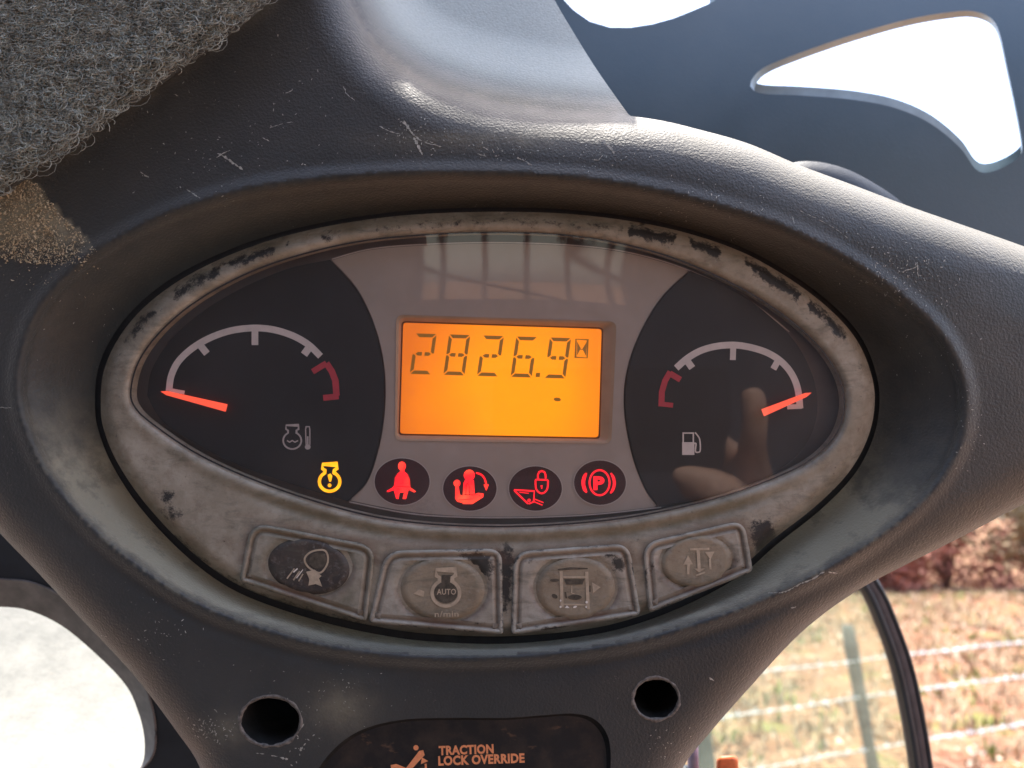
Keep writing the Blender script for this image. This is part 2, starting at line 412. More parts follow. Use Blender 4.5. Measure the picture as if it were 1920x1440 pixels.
# ------------------------------------------------------------------ curves traced on the console
C1 = catmull([(30,740),(40,650),(72,575),(130,508),(200,458),(300,405),(400,370),(500,347),(640,331),(800,323),(960,325),(1100,335),(1250,360),(1400,400),(1500,438),(1600,490),(1700,560),(1770,630),(1808,710),(1812,790),(1788,862),(1735,935),(1650,1005),(1560,1062),(1450,1115),(1350,1155),(1200,1200),(1050,1224),(900,1233),(750,1229),(600,1208),(480,1175),(380,1137),(280,1078),(180,998),(105,915),(58,835)], 4)
C2 = catmull([(178,760),(183,695),(210,632),(257,573),(328,518),(418,473),(518,438),(640,411),(780,394),(950,389),(1100,396),(1250,419),(1382,460),(1484,514),(1566,576),(1618,638),(1645,710),(1648,772),(1632,835),(1597,896),(1536,958),(1455,1022),(1390,1078),(1300,1128),(1200,1168),(1100,1192),(950,1207),(800,1202),(700,1188),(600,1165),(500,1133),(432,1103),(372,1062),(310,1005),(250,935),(207,865),(184,805)], 4)
SIL_TR = [(1180,217),(1240,226),(1300,240),(1400,268),(1500,310),(1600,347),(1700,385),(1800,420),(1920,462),(2100,530),(2350,640)]
SIL_BR = [(2350,760),(2200,822),(2050,885),(1920,945),(1800,1008),(1700,1058),(1600,1112),(1500,1188),(1400,1295),(1330,1375),(1280,1440),(1245,1530),(1225,1700)]
SIL_BL = [(440,1700),(400,1540),(375,1440),(330,1370),(250,1265),(150,1158),(60,1062),(0,1000),(-70,920),(-160,800),(-260,700),(-350,560)]
TR = catmull(SIL_TR, 6, False); BR = catmull(SIL_BR, 6, False); BL = catmull(SIL_BL, 6, False)
VL = catmull([(1180,217),(1100,213),(1000,203),(900,184),(800,150),(725,100),(680,40),(650,-40),(630,-160),(620,-320)], 6, False)
CR = catmull([(1012,-62),(1040,0),(1075,60),(1120,132),(1180,217)], 6, False)
OUT = resample(np.vstack([CR[:-1], TR[:-1], BR, BL, [(-350,-320), (590,-320), (655,-62)]]), 7)
PILLAR = np.vstack([VL, [(900,-330), (1100,-120)], CR[:-1] + np.array([25., -6.]), [(1190,212)]])
HO1, HO2 = ellipse(507,1352,57,46,0,56), ellipse(1230,1310,43,39,0,48)
REC = catmull([(575,1500),(598,1440),(640,1392),(690,1364),(760,1349),(850,1346),(950,1346),(1020,1341),(1075,1338),(1112,1347),(1136,1372),(1145,1410),(1140,1470),(1110,1530),(1000,1570),(850,1580),(700,1565),(610,1540)], 6)
def roll(d, Rr, depth):
    t = np.clip(1 - d/Rr, 0, .985); return depth*(1 - np.sqrt(1-t*t))
def H(X, Y):
    X = np.asarray(X, float); Y = np.asarray(Y, float)
    d1 = dist_poly(X, Y, C1); in1 = inside(X, Y, C1)
    d2 = dist_poly(X, Y, C2)
    dtr = dist_poly(X, Y, np.vstack([VL[::-1], TR]), False)
    h = -2 - 9*sstep(0, 26, d1) - .05*np.clip(d1-20, 0, 1e9)
    h = h - 6*np.exp(-((d1-26)/14.)**2)*sstep(900, 1150, Y)              # groove outside the lower lip
    pil = inside(X, Y, PILLAR)
    wide = 88 + 14*sstep(700, 1300, X)
    hb = h - roll(dtr, wide, 95) - roll(dist_poly(X, Y, BR, False), 75, 70) - roll(dist_poly(X, Y, BL, False), 70, 65)
    dv = dist_poly(X, Y, VL, False)
    pl = -112 - .62*(235-Y) - .10*(X-640)
    hp = -97 + (np.minimum(pl, -100)+97)*sstep(-15, 130, dv) - .8*np.minimum(dv, 30) - 7*np.clip(1-dist_poly(X, Y, CR, False)/60, 0, 1)**2
    h = np.where(pil, hp, hb)
    # inside the lip: rounded edge, then the wall down to the cluster
    t = np.clip(d1/(d1+d2+1e-6), 0, 1)
    steep = .5*(1-np.cos(np.pi*np.clip(t, 0, 1)))
    wall = -2 - (20-np.sqrt(400-np.minimum(d1, 19.3)**2)) - 108*(0.45*t + .55*steep)
    return np.where(in1, wall, h)

_gx, _gy = np.arange(-60, 1990, 7.), np.arange(-60, 1480, 7.)
_HG = H(*[a.ravel() for a in np.meshgrid(_gx, _gy)]).reshape(len(_gy), len(_gx))
def HQ(X, Y):
    X, Y = np.asarray(X, float), np.asarray(Y, float)
    u, v = np.clip((X+60)/7, 0, len(_gx)-1.001), np.clip((Y+60)/7, 0, len(_gy)-1.001); i, j = u.astype(int), v.astype(int); u, v = u-i, v-j
    return (_HG[j,i]*(1-u)+_HG[j,i+1]*u)*(1-v) + (_HG[j+1,i]*(1-u)+_HG[j+1,i+1]*u)*v
# ------------------------------------------------------------------ console
con = thing('console', 'black grained plastic console shell around the oval instrument cluster, scuffed and dusty', 'console', U(920.,1500.,-100.))
P = grid_pts(-340, 2340, -310, 1690, 13)
Pn = grid_pts(0, 1860, 290, 1270, 7)
dn1 = dist_poly(Pn[:, 0], Pn[:, 1], C1); Pn = Pn[(dn1 < 60) | (inside(Pn[:, 0], Pn[:, 1], C1))]
Pv = grid_pts(560, 1960, -40, 520, 8); Pv = Pv[dist_poly(Pv[:, 0], Pv[:, 1], np.vstack([VL[::-1], TR]), False) < 130]
near = (dist_poly(P[:, 0], P[:, 1], C1) > 62) & ~inside(P[:, 0], P[:, 1], C1) & ~((dist_poly(P[:, 0], P[:, 1], np.vstack([VL[::-1], TR]), False) < 130) & (P[:,0] > 560) & (P[:,0] < 1960) & (P[:,1] > -40))
Pv = Pv[(dist_poly(Pv[:, 0], Pv[:, 1], C1) > 62)&~inside(Pv[:, 0], Pv[:, 1], C1)]
edge_bot = [resample(np.vstack([L]), 9, False) for L in (BR, BL)]
extra = []
for L in (BR, BL, TR):
    for off in (3, 7, 13, 22, 34, 50):
        d = np.gradient(L, axis=0); d /= np.hypot(*d.T)[:, None]; q = resample(L + np.stack([-d[:, 1], d[:, 0]], -1)*off, 10, False); extra.append(q)
A = np.vstack([P[near], Pn, Pv] + extra)
def okp(A, loops, m):
    k = inside(A[:, 0], A[:, 1], OUT)
    for L in loops: k &= dist_poly(A[:, 0], A[:, 1], L) > m
    return A[k]
C1r, C2r = resample(C1, 7), resample(C2, 7)
RECr = resample(REC, 8)
A = okp(A, [OUT, C1r, C2r, HO1, HO2, RECr], 2.5)
A = A[~inside(A[:,0], A[:,1], C2r)]
vs, fs = cdt(OUT, [C2r, HO1, HO2, RECr], A, [C1r])
hh = H(vs[:, 0], vs[:, 1])
inC1 = inside(vs[:, 0], vs[:, 1], C1)
dust_sheen = np.where(inC1, sstep(700, 1000, vs[:, 1])*.95*(1-.85*sstep(1500, 1700, vs[:, 0])*sstep(1020, 860, vs[:, 1]))*(1-.8*sstep(25, 4, dist_poly(vs[:,0],vs[:,1],C1)))+.05, 0.)
d2_ = dist_poly(vs[:,0], vs[:,1], C2)
dust_sheen *= 1-.85*np.exp(-((vs[:,0]-880)/330)**4)*sstep(9, 15, d2_)*inC1*(vs[:,1] > 900)
dust_sheen += .28*np.exp(-((vs[:,0]-900)/160)**2-((vs[:,1]-262)/16)**2)
dust_sheen += .30*np.exp(-((vs[:,0]-960)/190)**2-((vs[:,1]-185)/36)**2)*inside(vs[:,0], vs[:,1], PILLAR)  # dust at the column foot; also paints in the warm sunlit band
dust_sheen += .30*np.exp(-((vs[:,0]-640)/60)**2-((vs[:,1]-1330)/45)**2) + .28*np.exp(-((vs[:,0]-430)/45)**2-((vs[:,1]-1370)/30)**2)
dust_sheen += .62*sstep(500, 420, vs[:,1]+50*(fbm(vs[:,0], vs[:,1], 22)-.5))*inside(vs[:,0], vs[:,1], np.array([(-40,370),(40,335),(70,345),(110,400),(160,440),(178,466),(120,492),(-40,490)], float))*(~inC1)
film_sheen = sstep(-8, 75, dist_poly(vs[:,0], vs[:,1], VL, False))*inside(vs[:,0], vs[:,1], PILLAR)  # sky-lit brightness of the column, put into its colour
film_sheen = np.maximum(film_sheen, .14*sstep(60, 0, dist_poly(vs[:,0], vs[:,1], TR, False)))  # light rim along the right shoulder, painted in as well
dust_sheen += .22*np.exp(-(dist_poly(vs[:,0], vs[:,1], np.array([(0,355),(130,275),(330,125),(500,0)],float), False)/22)**2)
V, Fc = U(vs[:, 0], vs[:, 1], hh), [tuple(f) for f in fs]
n0 = len(V); ho = H(OUT[:,0], OUT[:,1]); sk, sf = skirt(OUT, ho, np.minimum(-330, ho-80)); V = np.vstack([V, sk]); Fc += [tuple(i+n0 for i in f) for f in sf]
mesh_obj('shell', V, Fc, M['console'], con, True, {'dust_sheen': np.r_[np.clip(dust_sheen, 0, 1), np.zeros(len(sk))], 'film_sheen': np.r_[film_sheen, np.zeros(len(sk))]})
def ring_lip(P, h, w, mat, name, parent, rise=2.5, var=.0):
    c = P.mean(0); n = len(P); V, Fc = [], []
    prof = [(-.9, -6), (-.3, rise*.6), (.35, rise), (1., rise*.5), (1.6, -1.5)]
    for a, z in prof:
        d = P-c; L = np.hypot(*d.T); ww = w*(1+var*(fbm(P[:,0]*3, P[:,1]*3, 30)-.5)*2)
        q = P + d/L[:, None]*(a*ww)[:, None]; V.append(U(q[:,0], q[:,1], h+z))
    for k_ in range(len(prof)-1): Fc += [(k_*n+i, k_*n+(i+1) % n, (k_+1)*n+(i+1) % n, (k_+1)*n+i) for i in range(n)]
    return mesh_obj(name, np.vstack(V), Fc, mat, parent, True)
for HO, d, lab in ((HO1, -150, 'left screw hole with chipped dusty edge'), (HO2, -150, 'right screw hole, smaller and cleaner')):
    hE = H(HO[:,0]*1.0, HO[:,1]*1.0); V, Fc = skirt(HO, hE, d*1.6)
    n = len(HO); B = V[n:].copy(); c = B.mean(0); V = np.vstack([V, [c]]); Fc += [(n+i, n+(i+1) % n, 2*n) for i in range(n)]
    hw = mesh_obj('screw_hole', V, Fc, M['hole'], con, True, label=lab)
    ring_lip(HO, hE, 3.2, M['hole_lip'], 'hole_lip', hw, 1.2, .8)
# recess with the decal plate
hE = H(RECr[:,0], RECr[:,1]); c = RECr.mean(0); n = len(RECr)
Q = c + (RECr-c)*.965
V = np.vstack([U(RECr[:,0], RECr[:,1], hE), U(Q[:,0], Q[:,1], hE-16)]); Fc = [(i, (i+1) % n, n+(i+1) % n, n+i) for i in range(n)]
mesh_obj('recess_wall', V, Fc, M['hole'], con, True)
hp = float(np.mean(hE[(RECr[:,1] < 1500)])) - 16
plate = mesh_obj('decal_plate', *slab(c+(RECr-c)*.975, hp, hp-20), M['decal'], con)
hp2 = hp + .5
mesh_obj('lettering', *join([text_mesh('TRACTION', 823, 926, 1416.5, 18, -2, hp2, .045), text_mesh('LOCK OVERRIDE', 822, 984, 1436, 18.5, -2, hp2+.1, .045)]), M['orange_print'], plate)
mesh_obj('seat_bar_symbol', *join([flat(ellipse(780,1402,5,5,n=16), hp2), stroke([(790,1407),(791,1412),(764,1444)], [7,9,9], hp2+.15), stroke([(733,1438),(742,1436),(768,1446)], 7, hp2+.3),
     stroke([(799,1446),(798,1432)], 4, hp2+.1), flat([(789,1433),(791,1420),(803,1427)], hp2+.25)]), M['orange_print'], plate)
# scuffs, flecks and scratches that follow the shell
parts = []
def scuff(pts, w, dens=.75):
    Q = resample(catmull(pts, 6, False), 3, False); keep = rng.random(len(Q)) < dens
    i = 0
    while i < len(Q)-2:
        if keep[i]:
            m = rng.integers(3, 7); seg = Q[i:i+m] + rng.normal(0, .45, (len(Q[i:i+m]), 2)); ww = w*rng.uniform(.35, 1.1, len(seg)); ww[[0, -1]] *= .25
            if len(seg) > 2: parts.append(stroke(seg, ww, HQ(seg[:,0], seg[:,1])+.9))
            i += m-1
        else: i += 2
for pts, w, dn in [([(755,228),(768,243),(778,262),(792,290)],6,.9), ([(757,226),(772,248),(792,265),(828,275)],3.2,.95), ([(710,236),(730,246),(750,252)],2,.9),
    ([(1128,262),(1142,275),(1152,288)],6,.9), ([(1110,298),(1122,300),(1130,290)],2,.9), ([(963,294),(985,302),(1000,312)],2,.8), ([(895,288),(912,293)],1.8,.8),
    ([(408,287),(430,300),(455,318)],5,.8), ([(405,295),(432,281)],2,.9), ([(262,322),(283,335)],3,.9), ([(350,355),(376,372)],2.2,.8), ([(505,240),(530,232),(552,228)],1.6,.7), ([(492,258),(505,265)],2.5,.8),
    ([(326,176),(334,180)],2.2,1), ([(644,162),(650,176),(668,190)],1.6,.9), ([(0,764),(22,765)],3,1), ([(535,175),(552,168)],1.6,.8),
    ([(1440,1112),(1470,1110),(1500,1095),(1525,1085),(1545,1073),(1570,1075)],3,.95), ([(1483,1140),(1492,1138)],4,1), ([(1330,1270),(1338,1276)],6,.9),
    ([(1500,395),(1560,425),(1600,455)],1.4,.6), ([(1485,405),(1492,425)],1.6,.8), ([(1690,510),(1720,500)],2,.8), ([(1720,495),(1722,520)],1.8,.9),
    ([(525,1420),(540,1424)],5,1), ([(480,1412),(520,1418)],2,.9), ([(905,275),(920,285)],2,.8), ([(870,245),(880,250)],2.4,.8), ([(520,64),(522,72)],2.2,1)]:
    scuff(pts, w, dn)
_a, _b = [g.ravel() for g in np.meshgrid(np.arange(2, 1920, 4.), np.arange(2, 1440, 4.))]
okm = inside(_a, _b, OUT)
for q_ in (C2, HO1, HO2, REC): okm &= ~inside(_a, _b, q_)
okm = okm.reshape(360, 480)
def flecks(cx, cy, sx, sy, n, r0, r1):
    for _ in range(n):
        x, y = rng.normal(cx, sx), rng.normal(cy, sy)
        if not okm[int(np.clip(y, 0, 1439)/4), int(np.clip(x, 0, 1919)/4)]: continue
        r = rng.uniform(r0, r1); a = rng.uniform(0, 6.28, 1)[0]; q = ellipse(x, y, r*rng.uniform(.8, 2.2), r*.6, math.degrees(a), 6)[::-1]
        parts.append((U(q[:,0], q[:,1], HQ(q[:,0], q[:,1])+1.0), [tuple(range(6))]))
for a in [(780,255,26,22,60,.6,1.6),(900,282,90,14,60,.5,1.3),(1120,285,60,20,60,.5,1.3),(420,290,140,60,90,.5,1.5),(1690,505,45,28,130,.5,1.5),(1740,620,60,80,50,.5,1.3),
          (395,1365,22,14,90,.6,1.9),(560,1385,12,22,25,.6,2.2),(290,1180,40,30,40,.5,1.5),(600,1300,60,40,60,.5,1.2),(1820,800,15,40,30,.5,1.4),(1320,380,50,22,60,.5,1.4),(200,600,90,60,30,.5,1.3),(560,160,40,40,20,.5,1.4),(1250,1400,20,25,30,.5,1.5),(1500,400,120,60,50,.5,1.2)]: flecks(*a)
mesh_obj('scuff_marks', *join(parts), M['scratch'], con, kind='stuff')
# gritty glue residue near the headliner
parts = []
gp = np.array([(-40,370),(40,335),(70,345),(110,400),(160,440),(182,470),(150,500),(60,495),(-40,480)], float)
n = 0
while n < 4200:
    x, y = rng.uniform(-40, 190), rng.uniform(330, 560)
    if not inside(np.array([x]), np.array([y]), gp)[0]:
        if y < 480 or rng.random() > .03: continue
    if fbm(x, y, 40) + .0022*(470-y) < rng.uniform(.2, .75): continue
    r = rng.uniform(.7, 2.0) if rng.random() < .9 else rng.uniform(2, 3.2); n += 1
    h = float(HQ(x, y)); c = U(np.array([x]), np.array([y]), np.array([h+.3*r]))[0]
    d = rng.normal(0, 1, (4, 3)); d = d/np.linalg.norm(d, axis=1)[:, None]*r*1.3
    parts.append((c+d, [(0,1,2),(0,2,3),(0,3,1),(1,3,2)]))
mesh_obj('sandy_residue', *join(parts), M['grit'], con, kind='stuff')

# ------------------------------------------------------------------ instrument cluster
clu = thing('instrument_cluster', 'oval machine instrument cluster with lit amber hour display, two gauges and four buttons', 'instrument cluster', U(930.,1190.,-110.))
LENS = catmull([(245,738),(258,682),(295,628),(350,578),(420,534),(500,498),(600,468),(700,449),(820,439),(950,436),(1080,443),(1200,465),(1300,498),(1400,546),(1480,599),(1540,655),(1575,712),(1583,765),(1565,818),(1520,862),(1450,897),(1350,932),(1250,957),(1150,974),(1020,985),(900,987),(780,980),(680,964),(560,930),(450,889),(365,848),(297,803),(258,770)], 6)
BZ = catmull([(189,760),(194,698),(220,638),(266,580),(336,526),(424,481),(522,446),(642,419),(780,402),(950,397),(1100,404),(1248,427),(1378,467),(1478,521),(1558,582),(1609,642),(1636,711),(1639,771),(1623,831),(1588,890),(1527,951),(1446,1014),(1384,1068),(1297,1117),(1198,1156),(1098,1180),(950,1193),(800,1188),(702,1174),(604,1152),(504,1121),(438,1092),(380,1052),(319,996),(260,928),(217,861),(194,803)], 5)
BZr, LNr = resample(BZ, 7), resample(LENS, 7)
HL = -62.
def HB(X, Y):
    do, di = dist_poly(X, Y, BZ), dist_poly(X, Y, LENS)
    up = sstep(0, 1, (985-Y)/200)       # lower part is a broad flat apron
    h = -64 - 30*np.clip(1-do/26, 0, 1)**2 - 8*sstep(10, 0, di) + 3*np.exp(-((di-16)/9)**2)
    h = h - 7*np.exp(-((di-26)/9.)**2)*sstep(900, 960, Y)
    return h
A = grid_pts(180, 1650, 390, 1200, 7); A = A[inside(A[:,0], A[:,1], BZr) & ~inside(A[:,0], A[:,1], LNr)]
A = A[(dist_poly(A[:,0], A[:,1], BZr) > 2.5) & (dist_poly(A[:,0], A[:,1], LNr) > 2.5)]
vs, fs = cdt(BZr, [LNr], A)
X, Y = vs.T; di, do = dist_poly(X, Y, LENS), dist_poly(X, Y, BZ)
st = np.exp(-((do-18)/11)**2)*(sstep(760, 560, Y))*(.55+.75*(X > 1180)*(X < 1620)*(Y < 700) + .5*(X < 620)*(Y > 440))
st = st*(fbm(X, Y, 60) > .38)
def gs(cx, cy, sx, sy): return np.exp(-((X-cx)/sx)**2-((Y-cy)/sy)**2)
st += 1.5*gs(1432,1000,26,26) + 1.8*gs(1437,1030,16,18) + 1.6*gs(948,1050,18,26)+1.3*gs(948,1110,9,50) + .9*gs(312,935,14,22) + .8*gs(325,965,20,16)
st += .5*gs(1200,1010,70,5) + .8*np.exp(-(do/7)**2)*(Y > 1000)*(X < 720)
dustb = .85*np.exp(-((di-24)/13)**2)*sstep(820, 960, Y) + .5*sstep(18, 0, do)*(Y > 900)
BTN = [rounded([(470,978),(706,1024),(688,1168),(448,1090)], [38,34,10,10], 7), rounded([(722,1032),(942,1028),(944,1190),(690,1168)], [34,28,8,10], 7),
       rounded([(962,1034),(1180,1018),(1202,1154),(958,1191)], [34,30,10,8], 7), rounded([(1203,1018),(1396,974),(1412,1072),(1216,1150)], [34,30,10,10], 7)]
rust = np.zeros(len(X))
for b in BTN: rust += .55*np.exp(-(dist_poly(X, Y, b)/9)**2)*(Y < 1060)
rust += .35*gs(760,1015,260,8)
V = U(X, Y, HB(X, Y)); Fc = [tuple(f) for f in fs]; n0 = len(V)
s1, f1 = skirt(BZr, HB(BZr[:,0], BZr[:,1]), -150); s2, f2 = skirt(LNr, HB(LNr[:,0], LNr[:,1]), -96)
Fc += [tuple(i+n0 for i in f) for f in f1] + [tuple(i+n0+len(s1) for i in f) for f in f2]; V = np.vstack([V, s1, s2]); z = np.zeros(len(s1)+len(s2))
mesh_obj('bezel', V, Fc, M['bezel'], clu, True, {'stain': np.r_[np.clip(st,0,1.2), z], 'dust_sheen': np.r_[np.clip(dustb,0,1), z], 'rust': np.r_[np.clip(rust,0,1), z]})
# dark backing seen in the gap between bezel and shell
gb = resample(C2, 20); c = gb.mean(0)
mesh_obj('backing_plate', *flat(c+(gb-c)*1.03, -140), M['gasket'], clu)
# dial plate and its fields
mesh_obj('dial_surround', *flat(LNr, -112), M['dial_base'], clu)
cen = np.vstack([catmull([(622,488),(700,468),(820,459),(960,457),(1100,464),(1200,480),(1292,507)], 8, False),
                 catmull([(1292,507),(1238,560),(1197,630),(1174,700),(1170,770),(1184,850),(1208,915),(1233,950)], 6, False)[1:],
                 catmull([(1233,950),(1120,962),(1000,968),(880,968),(770,960),(655,938)], 6, False)[1:],
                 catmull([(655,938),(688,905),(708,850),(721,780),(722,700),(706,620),(672,545),(622,488)], 6, False)[1:-1]])
LCDO = rounded([(743,590),(1156,603),(1146,832),(740,826)], 14, 6)
cr_ = resample(cen, 10); lo = resample(LCDO, 8)
pp = okp(grid_pts(600,1300,450,970,28), [], 0); pp = pp[inside(pp[:,0],pp[:,1],cr_) & ~inside(pp[:,0],pp[:,1],lo)]
v_, f_ = cdt(cr_, [lo], pp)
cp = mesh_obj('centre_panel', U(v_[:,0], v_[:,1], np.full(len(v_), -92.)), f_, M['centre'], clu)
mesh_obj('border_line', *stroke(catmull([(622,486),(700,466),(820,457),(960,455),(1100,462),(1200,478),(1300,510),(1400,560),(1480,622)], 8, False), 2.2, -91.4), M['line'], cp)
mesh_obj('border_line', *stroke(catmull([(655,941),(770,963),(880,970),(1000,970),(1120,964),(1240,951)], 8, False), 2.4, -91.4), M['line'], cp)
# hour meter display
scr = rounded([(756,605),(1128,617),(1122,820),(750,813)], 6, 4)
lcd = mesh_obj('hour_meter_screen', *slab(scr, -101, -108), M['lcd'], clu)
def loft(Pa, ha, Pb, hb):
    n = len(Pa); return np.vstack([U(Pa[:,0], Pa[:,1], np.full(n, float(ha))), U(Pb[:,0], Pb[:,1], np.full(n, float(hb)))]), [(i, (i+1) % n, n+(i+1) % n, n+i) for i in range(n)]
fi = rounded([(753,602),(1131,614),(1125,823),(747,816)], 8, 6); fm = rounded([(748,595),(1150,607),(1140,828),(744,822)], 12, 6)
mesh_obj('screen_frame', *join([loft(LCDO, -90.5, fm, -93), loft(fm, -93, fi, -103)]), M['lcd_frame'], lcd, True)
segs = {'2': 'abged', '8': 'abcdefg', '6': 'acdefg', '9': 'abcdfg'}
def digit(ch, i):
    x0, y0 = 768+63*i, 701+1.9*i; W, Hh, L = 40., 76., 11.
    def m(u, v): return (x0 + u*W + v*L, y0 - v*Hh + .03*u*W)
    t, tv, g = .165, .09, .03; ps = []
    S_ = {'a': [(g,1),(1-g,1),(1-t-g,1-tv),(t+g,1-tv)], 'd': [(g,0),(1-g,0),(1-t-g,tv),(t+g,tv)],
      'f': [(0,1-.03),(0,.5+.02),(t*.5,.5+.015),(t,.5+.06),(t,1-tv-.025)], 'e': [(0,.03),(0,.5-.02),(t*.5,.5-.015),(t,.5-.06),(t,tv+.025)],
      'b': [(1,1-.03),(1,.5+.02),(1-t*.5,.5+.015),(1-t,.5+.06),(1-t,1-tv-.025)], 'c': [(1,.03),(1,.5-.02),(1-t*.5,.5-.015),(1-t,.5-.06),(1-t,tv+.025)]}
    for s_ in segs[ch]:
        if s_ == 'g': polys = [[(t*.8,.5),(t+.08,.5+tv/2),(.44,.5+tv/2),(.44,.5-tv/2),(t+.08,.5-tv/2)], [(1-t*.8,.5),(1-t-.08,.5+tv/2),(.56,.5+tv/2),(.56,.5-tv/2),(1-t-.08,.5-tv/2)]]
        else: polys = [S_[s_]]
        for q in polys: ps.append(flat([m(u, v) for u, v in q], -100.4))
    return join(ps)
for i, ch in enumerate('28269'):
    mesh_obj('digit', *digit(ch, i), M['segment'], lcd)
mesh_obj('decimal_point', *flat([(1005,699),(1013,699),(1012,707),(1004,707)], -100.4), M['segment'], lcd)
mesh_obj('hourglass_symbol', *join([stroke([(1080,636),(1102,637),(1101,671),(1079,670)], 2.6, -100.3, True), flat([(1082,640),(1089,653),(1082,667)], -100.4), flat([(1100,641),(1092,654),(1099,668)], -100.4), stroke([(1087,655),(1094,655)],1.5,-100.5)]), M['segment'], lcd)
mesh_obj('cursor_mark', *flat(ellipse(1045,749,7,3.6,5,14), -100.4), M['segment'], lcd)
# gauges
def arc(cx, cy, rx, ry, a0, a1, n=30):
    t = np.radians(np.linspace(a0, a1, n)); return np.stack([cx+rx*np.cos(t), cy-ry*np.sin(t)], -1)
lf = np.vstack([catmull([(276,742),(284,695),(318,640),(375,588),(450,542),(540,504),(619,487)], 6, False),
                catmull([(619,487),(669,545),(703,620),(719,700),(718,780),(705,850),(685,905),(652,940)], 6, False)[1:],
                catmull([(652,940),(560,912),(450,873),(370,833),(305,790),(276,742)], 6, False)[1:-1]])
rf = np.vstack([catmull([(1295,508),(1241,560),(1200,630),(1177,700),(1173,770),(1187,850),(1211,915),(1236,950)], 6, False),
                catmull([(1236,950),(1340,928),(1430,897),(1490,858),(1522,812),(1533,760),(1522,700),(1490,640),(1440,590),(1380,546),(1295,508)], 6, False)[1:-1]])
tg = mesh_obj('temperature_gauge', *slab(lf, -89, -111), M['gauge_face'], clu)
fg = mesh_obj('fuel_gauge', *slab(rf, -89, -111), M['gauge_face'], clu)
def gauge_print(parent, whites, ticks, reds):
    h = -88.3
    mesh_obj('scale_arc', *stroke(whites, 12.5, h), M['white_print'], parent)
    for a, b, w in ticks: mesh_obj('scale_mark', *stroke([a, b], w, h+.25), M['white_print'], parent)
    mesh_obj('red_zone', *stroke(reds, 11, h), M['red_print'], parent)
wl = catmull([(317,733),(321,705),(335,677),(362,652),(395,633),(433,620),(475,615),(512,618),(548,629),(578,646),(601,668)], 6, False)
gauge_print(tg, wl, [((376,648),(388,663),13), ((478,616),(478,647),12.5), ((580,651),(570,665),14), ((318,731),(346,736),7)], catmull([(586,697),(612,681)], 2, False))
mesh_obj('red_zone', *stroke([(612,681),(622,696),(629,714),(631,742)], 12, -88.2), M['red_print'], tg)
mesh_obj('red_zone', *stroke([(606,746),(635,743)], 11, -88.0), M['red_print'], tg)
wr = catmull([(1268,690),(1290,671),(1315,657),(1345,649),(1378,647),(1410,652),(1440,662),(1466,679),(1485,702),(1496,730),(1500,766)], 6, False)
gauge_print(fg, wr, [((1288,676),(1298,690),13), ((1375,647),(1374,675),11), ((1459,676),(1450,692),12), ((1476,763),(1503,762),9)], [(1276,712),(1256,700)])
mesh_obj('red_zone', *stroke([(1257,697),(1247,714),(1241,735),(1240,762)], 11, -88.2), M['red_print'], fg)
mesh_obj('red_zone', *stroke([(1236,757),(1262,760)], 9, -88.0), M['red_print'], fg)
def needle(tip, tail, w0, w1, parent):
    a, b = np.array(tip, float), np.array(tail, float); d = (b-a)/np.hypot(*(b-a)); nn = np.array([-d[1], d[0]])
    P_ = [a, a+d*12+nn*w0, b+nn*w1, b-nn*w1, a+d*12-nn*w0]
    mesh_obj('needle', *slab(P_, -76, -80), M['needle'], parent)
needle((301,734), (425,765), 4, 7.2, tg); needle((1522,736), (1430,774), 4, 7.0, fg)
# printed symbols on the gauges
def engine_outline(cx, cy, s, w, h):
    ring = arc(cx, cy, 16*s, 15*s, 122, -242+360-362+0, 2)
    a = np.linspace(118, 422-360+360, 40)   # from 118 deg anticlockwise to 62 deg
    t = np.radians(np.linspace(118, 422, 40)); circ = np.stack([cx+16*s*np.cos(t), cy-15*s*np.sin(t)], -1)
    return stroke(np.vstack([circ, [(cx+7.5*s, cy-18*s)], [(cx+11*s, cy-20*s)], [(cx+11*s, cy-27*s)], [(cx-11*s, cy-27*s)], [(cx-11*s, cy-20*s)], [(cx-7.5*s, cy-18*s)]]), w, h, True)
mesh_obj('coolant_symbol', *join([engine_outline(548,826,1.06,3.2,-88.3), stroke([(538,826),(543,829),(548,826),(553,829),(559,826)], 2.4, -88.2),
    stroke([(574,834),(573,806),(574,800),(580,800),(581,806),(581,834)], 2.2, -88.2), flat(ellipse(577,838,5.5,5,0,16), -88.3), stroke([(577,836),(577,818)], 3, -88.1)]), M['grey_print'], tg)
wl_ = mesh_obj('engine_warning_light', *join([engine_outline(618,903,1.2,6,-88.2), stroke([(617,889),(619,893),(619,903)], [6,8,3.5], -88.0), flat(ellipse(618,910,3.6,3.6,0,12), -88.0)]), M['amber_glow'], tg, label='lit amber engine outline with exclamation mark')
mesh_obj('fuel_pump_symbol', *join([stroke([(1281,831),(1281,812),(1300,812),(1300,831)], 2.6, -88.3), flat([(1279,829),(1302,829),(1302,853),(1279,853)], -88.2),
    stroke(catmull([(1301,832),(1305,832),(1304,846),(1309,848),(1313,844),(1312,824),(1306,814),(1303,811)], 4, False), 2.6, -88.1)]), M['white_print'], fg)
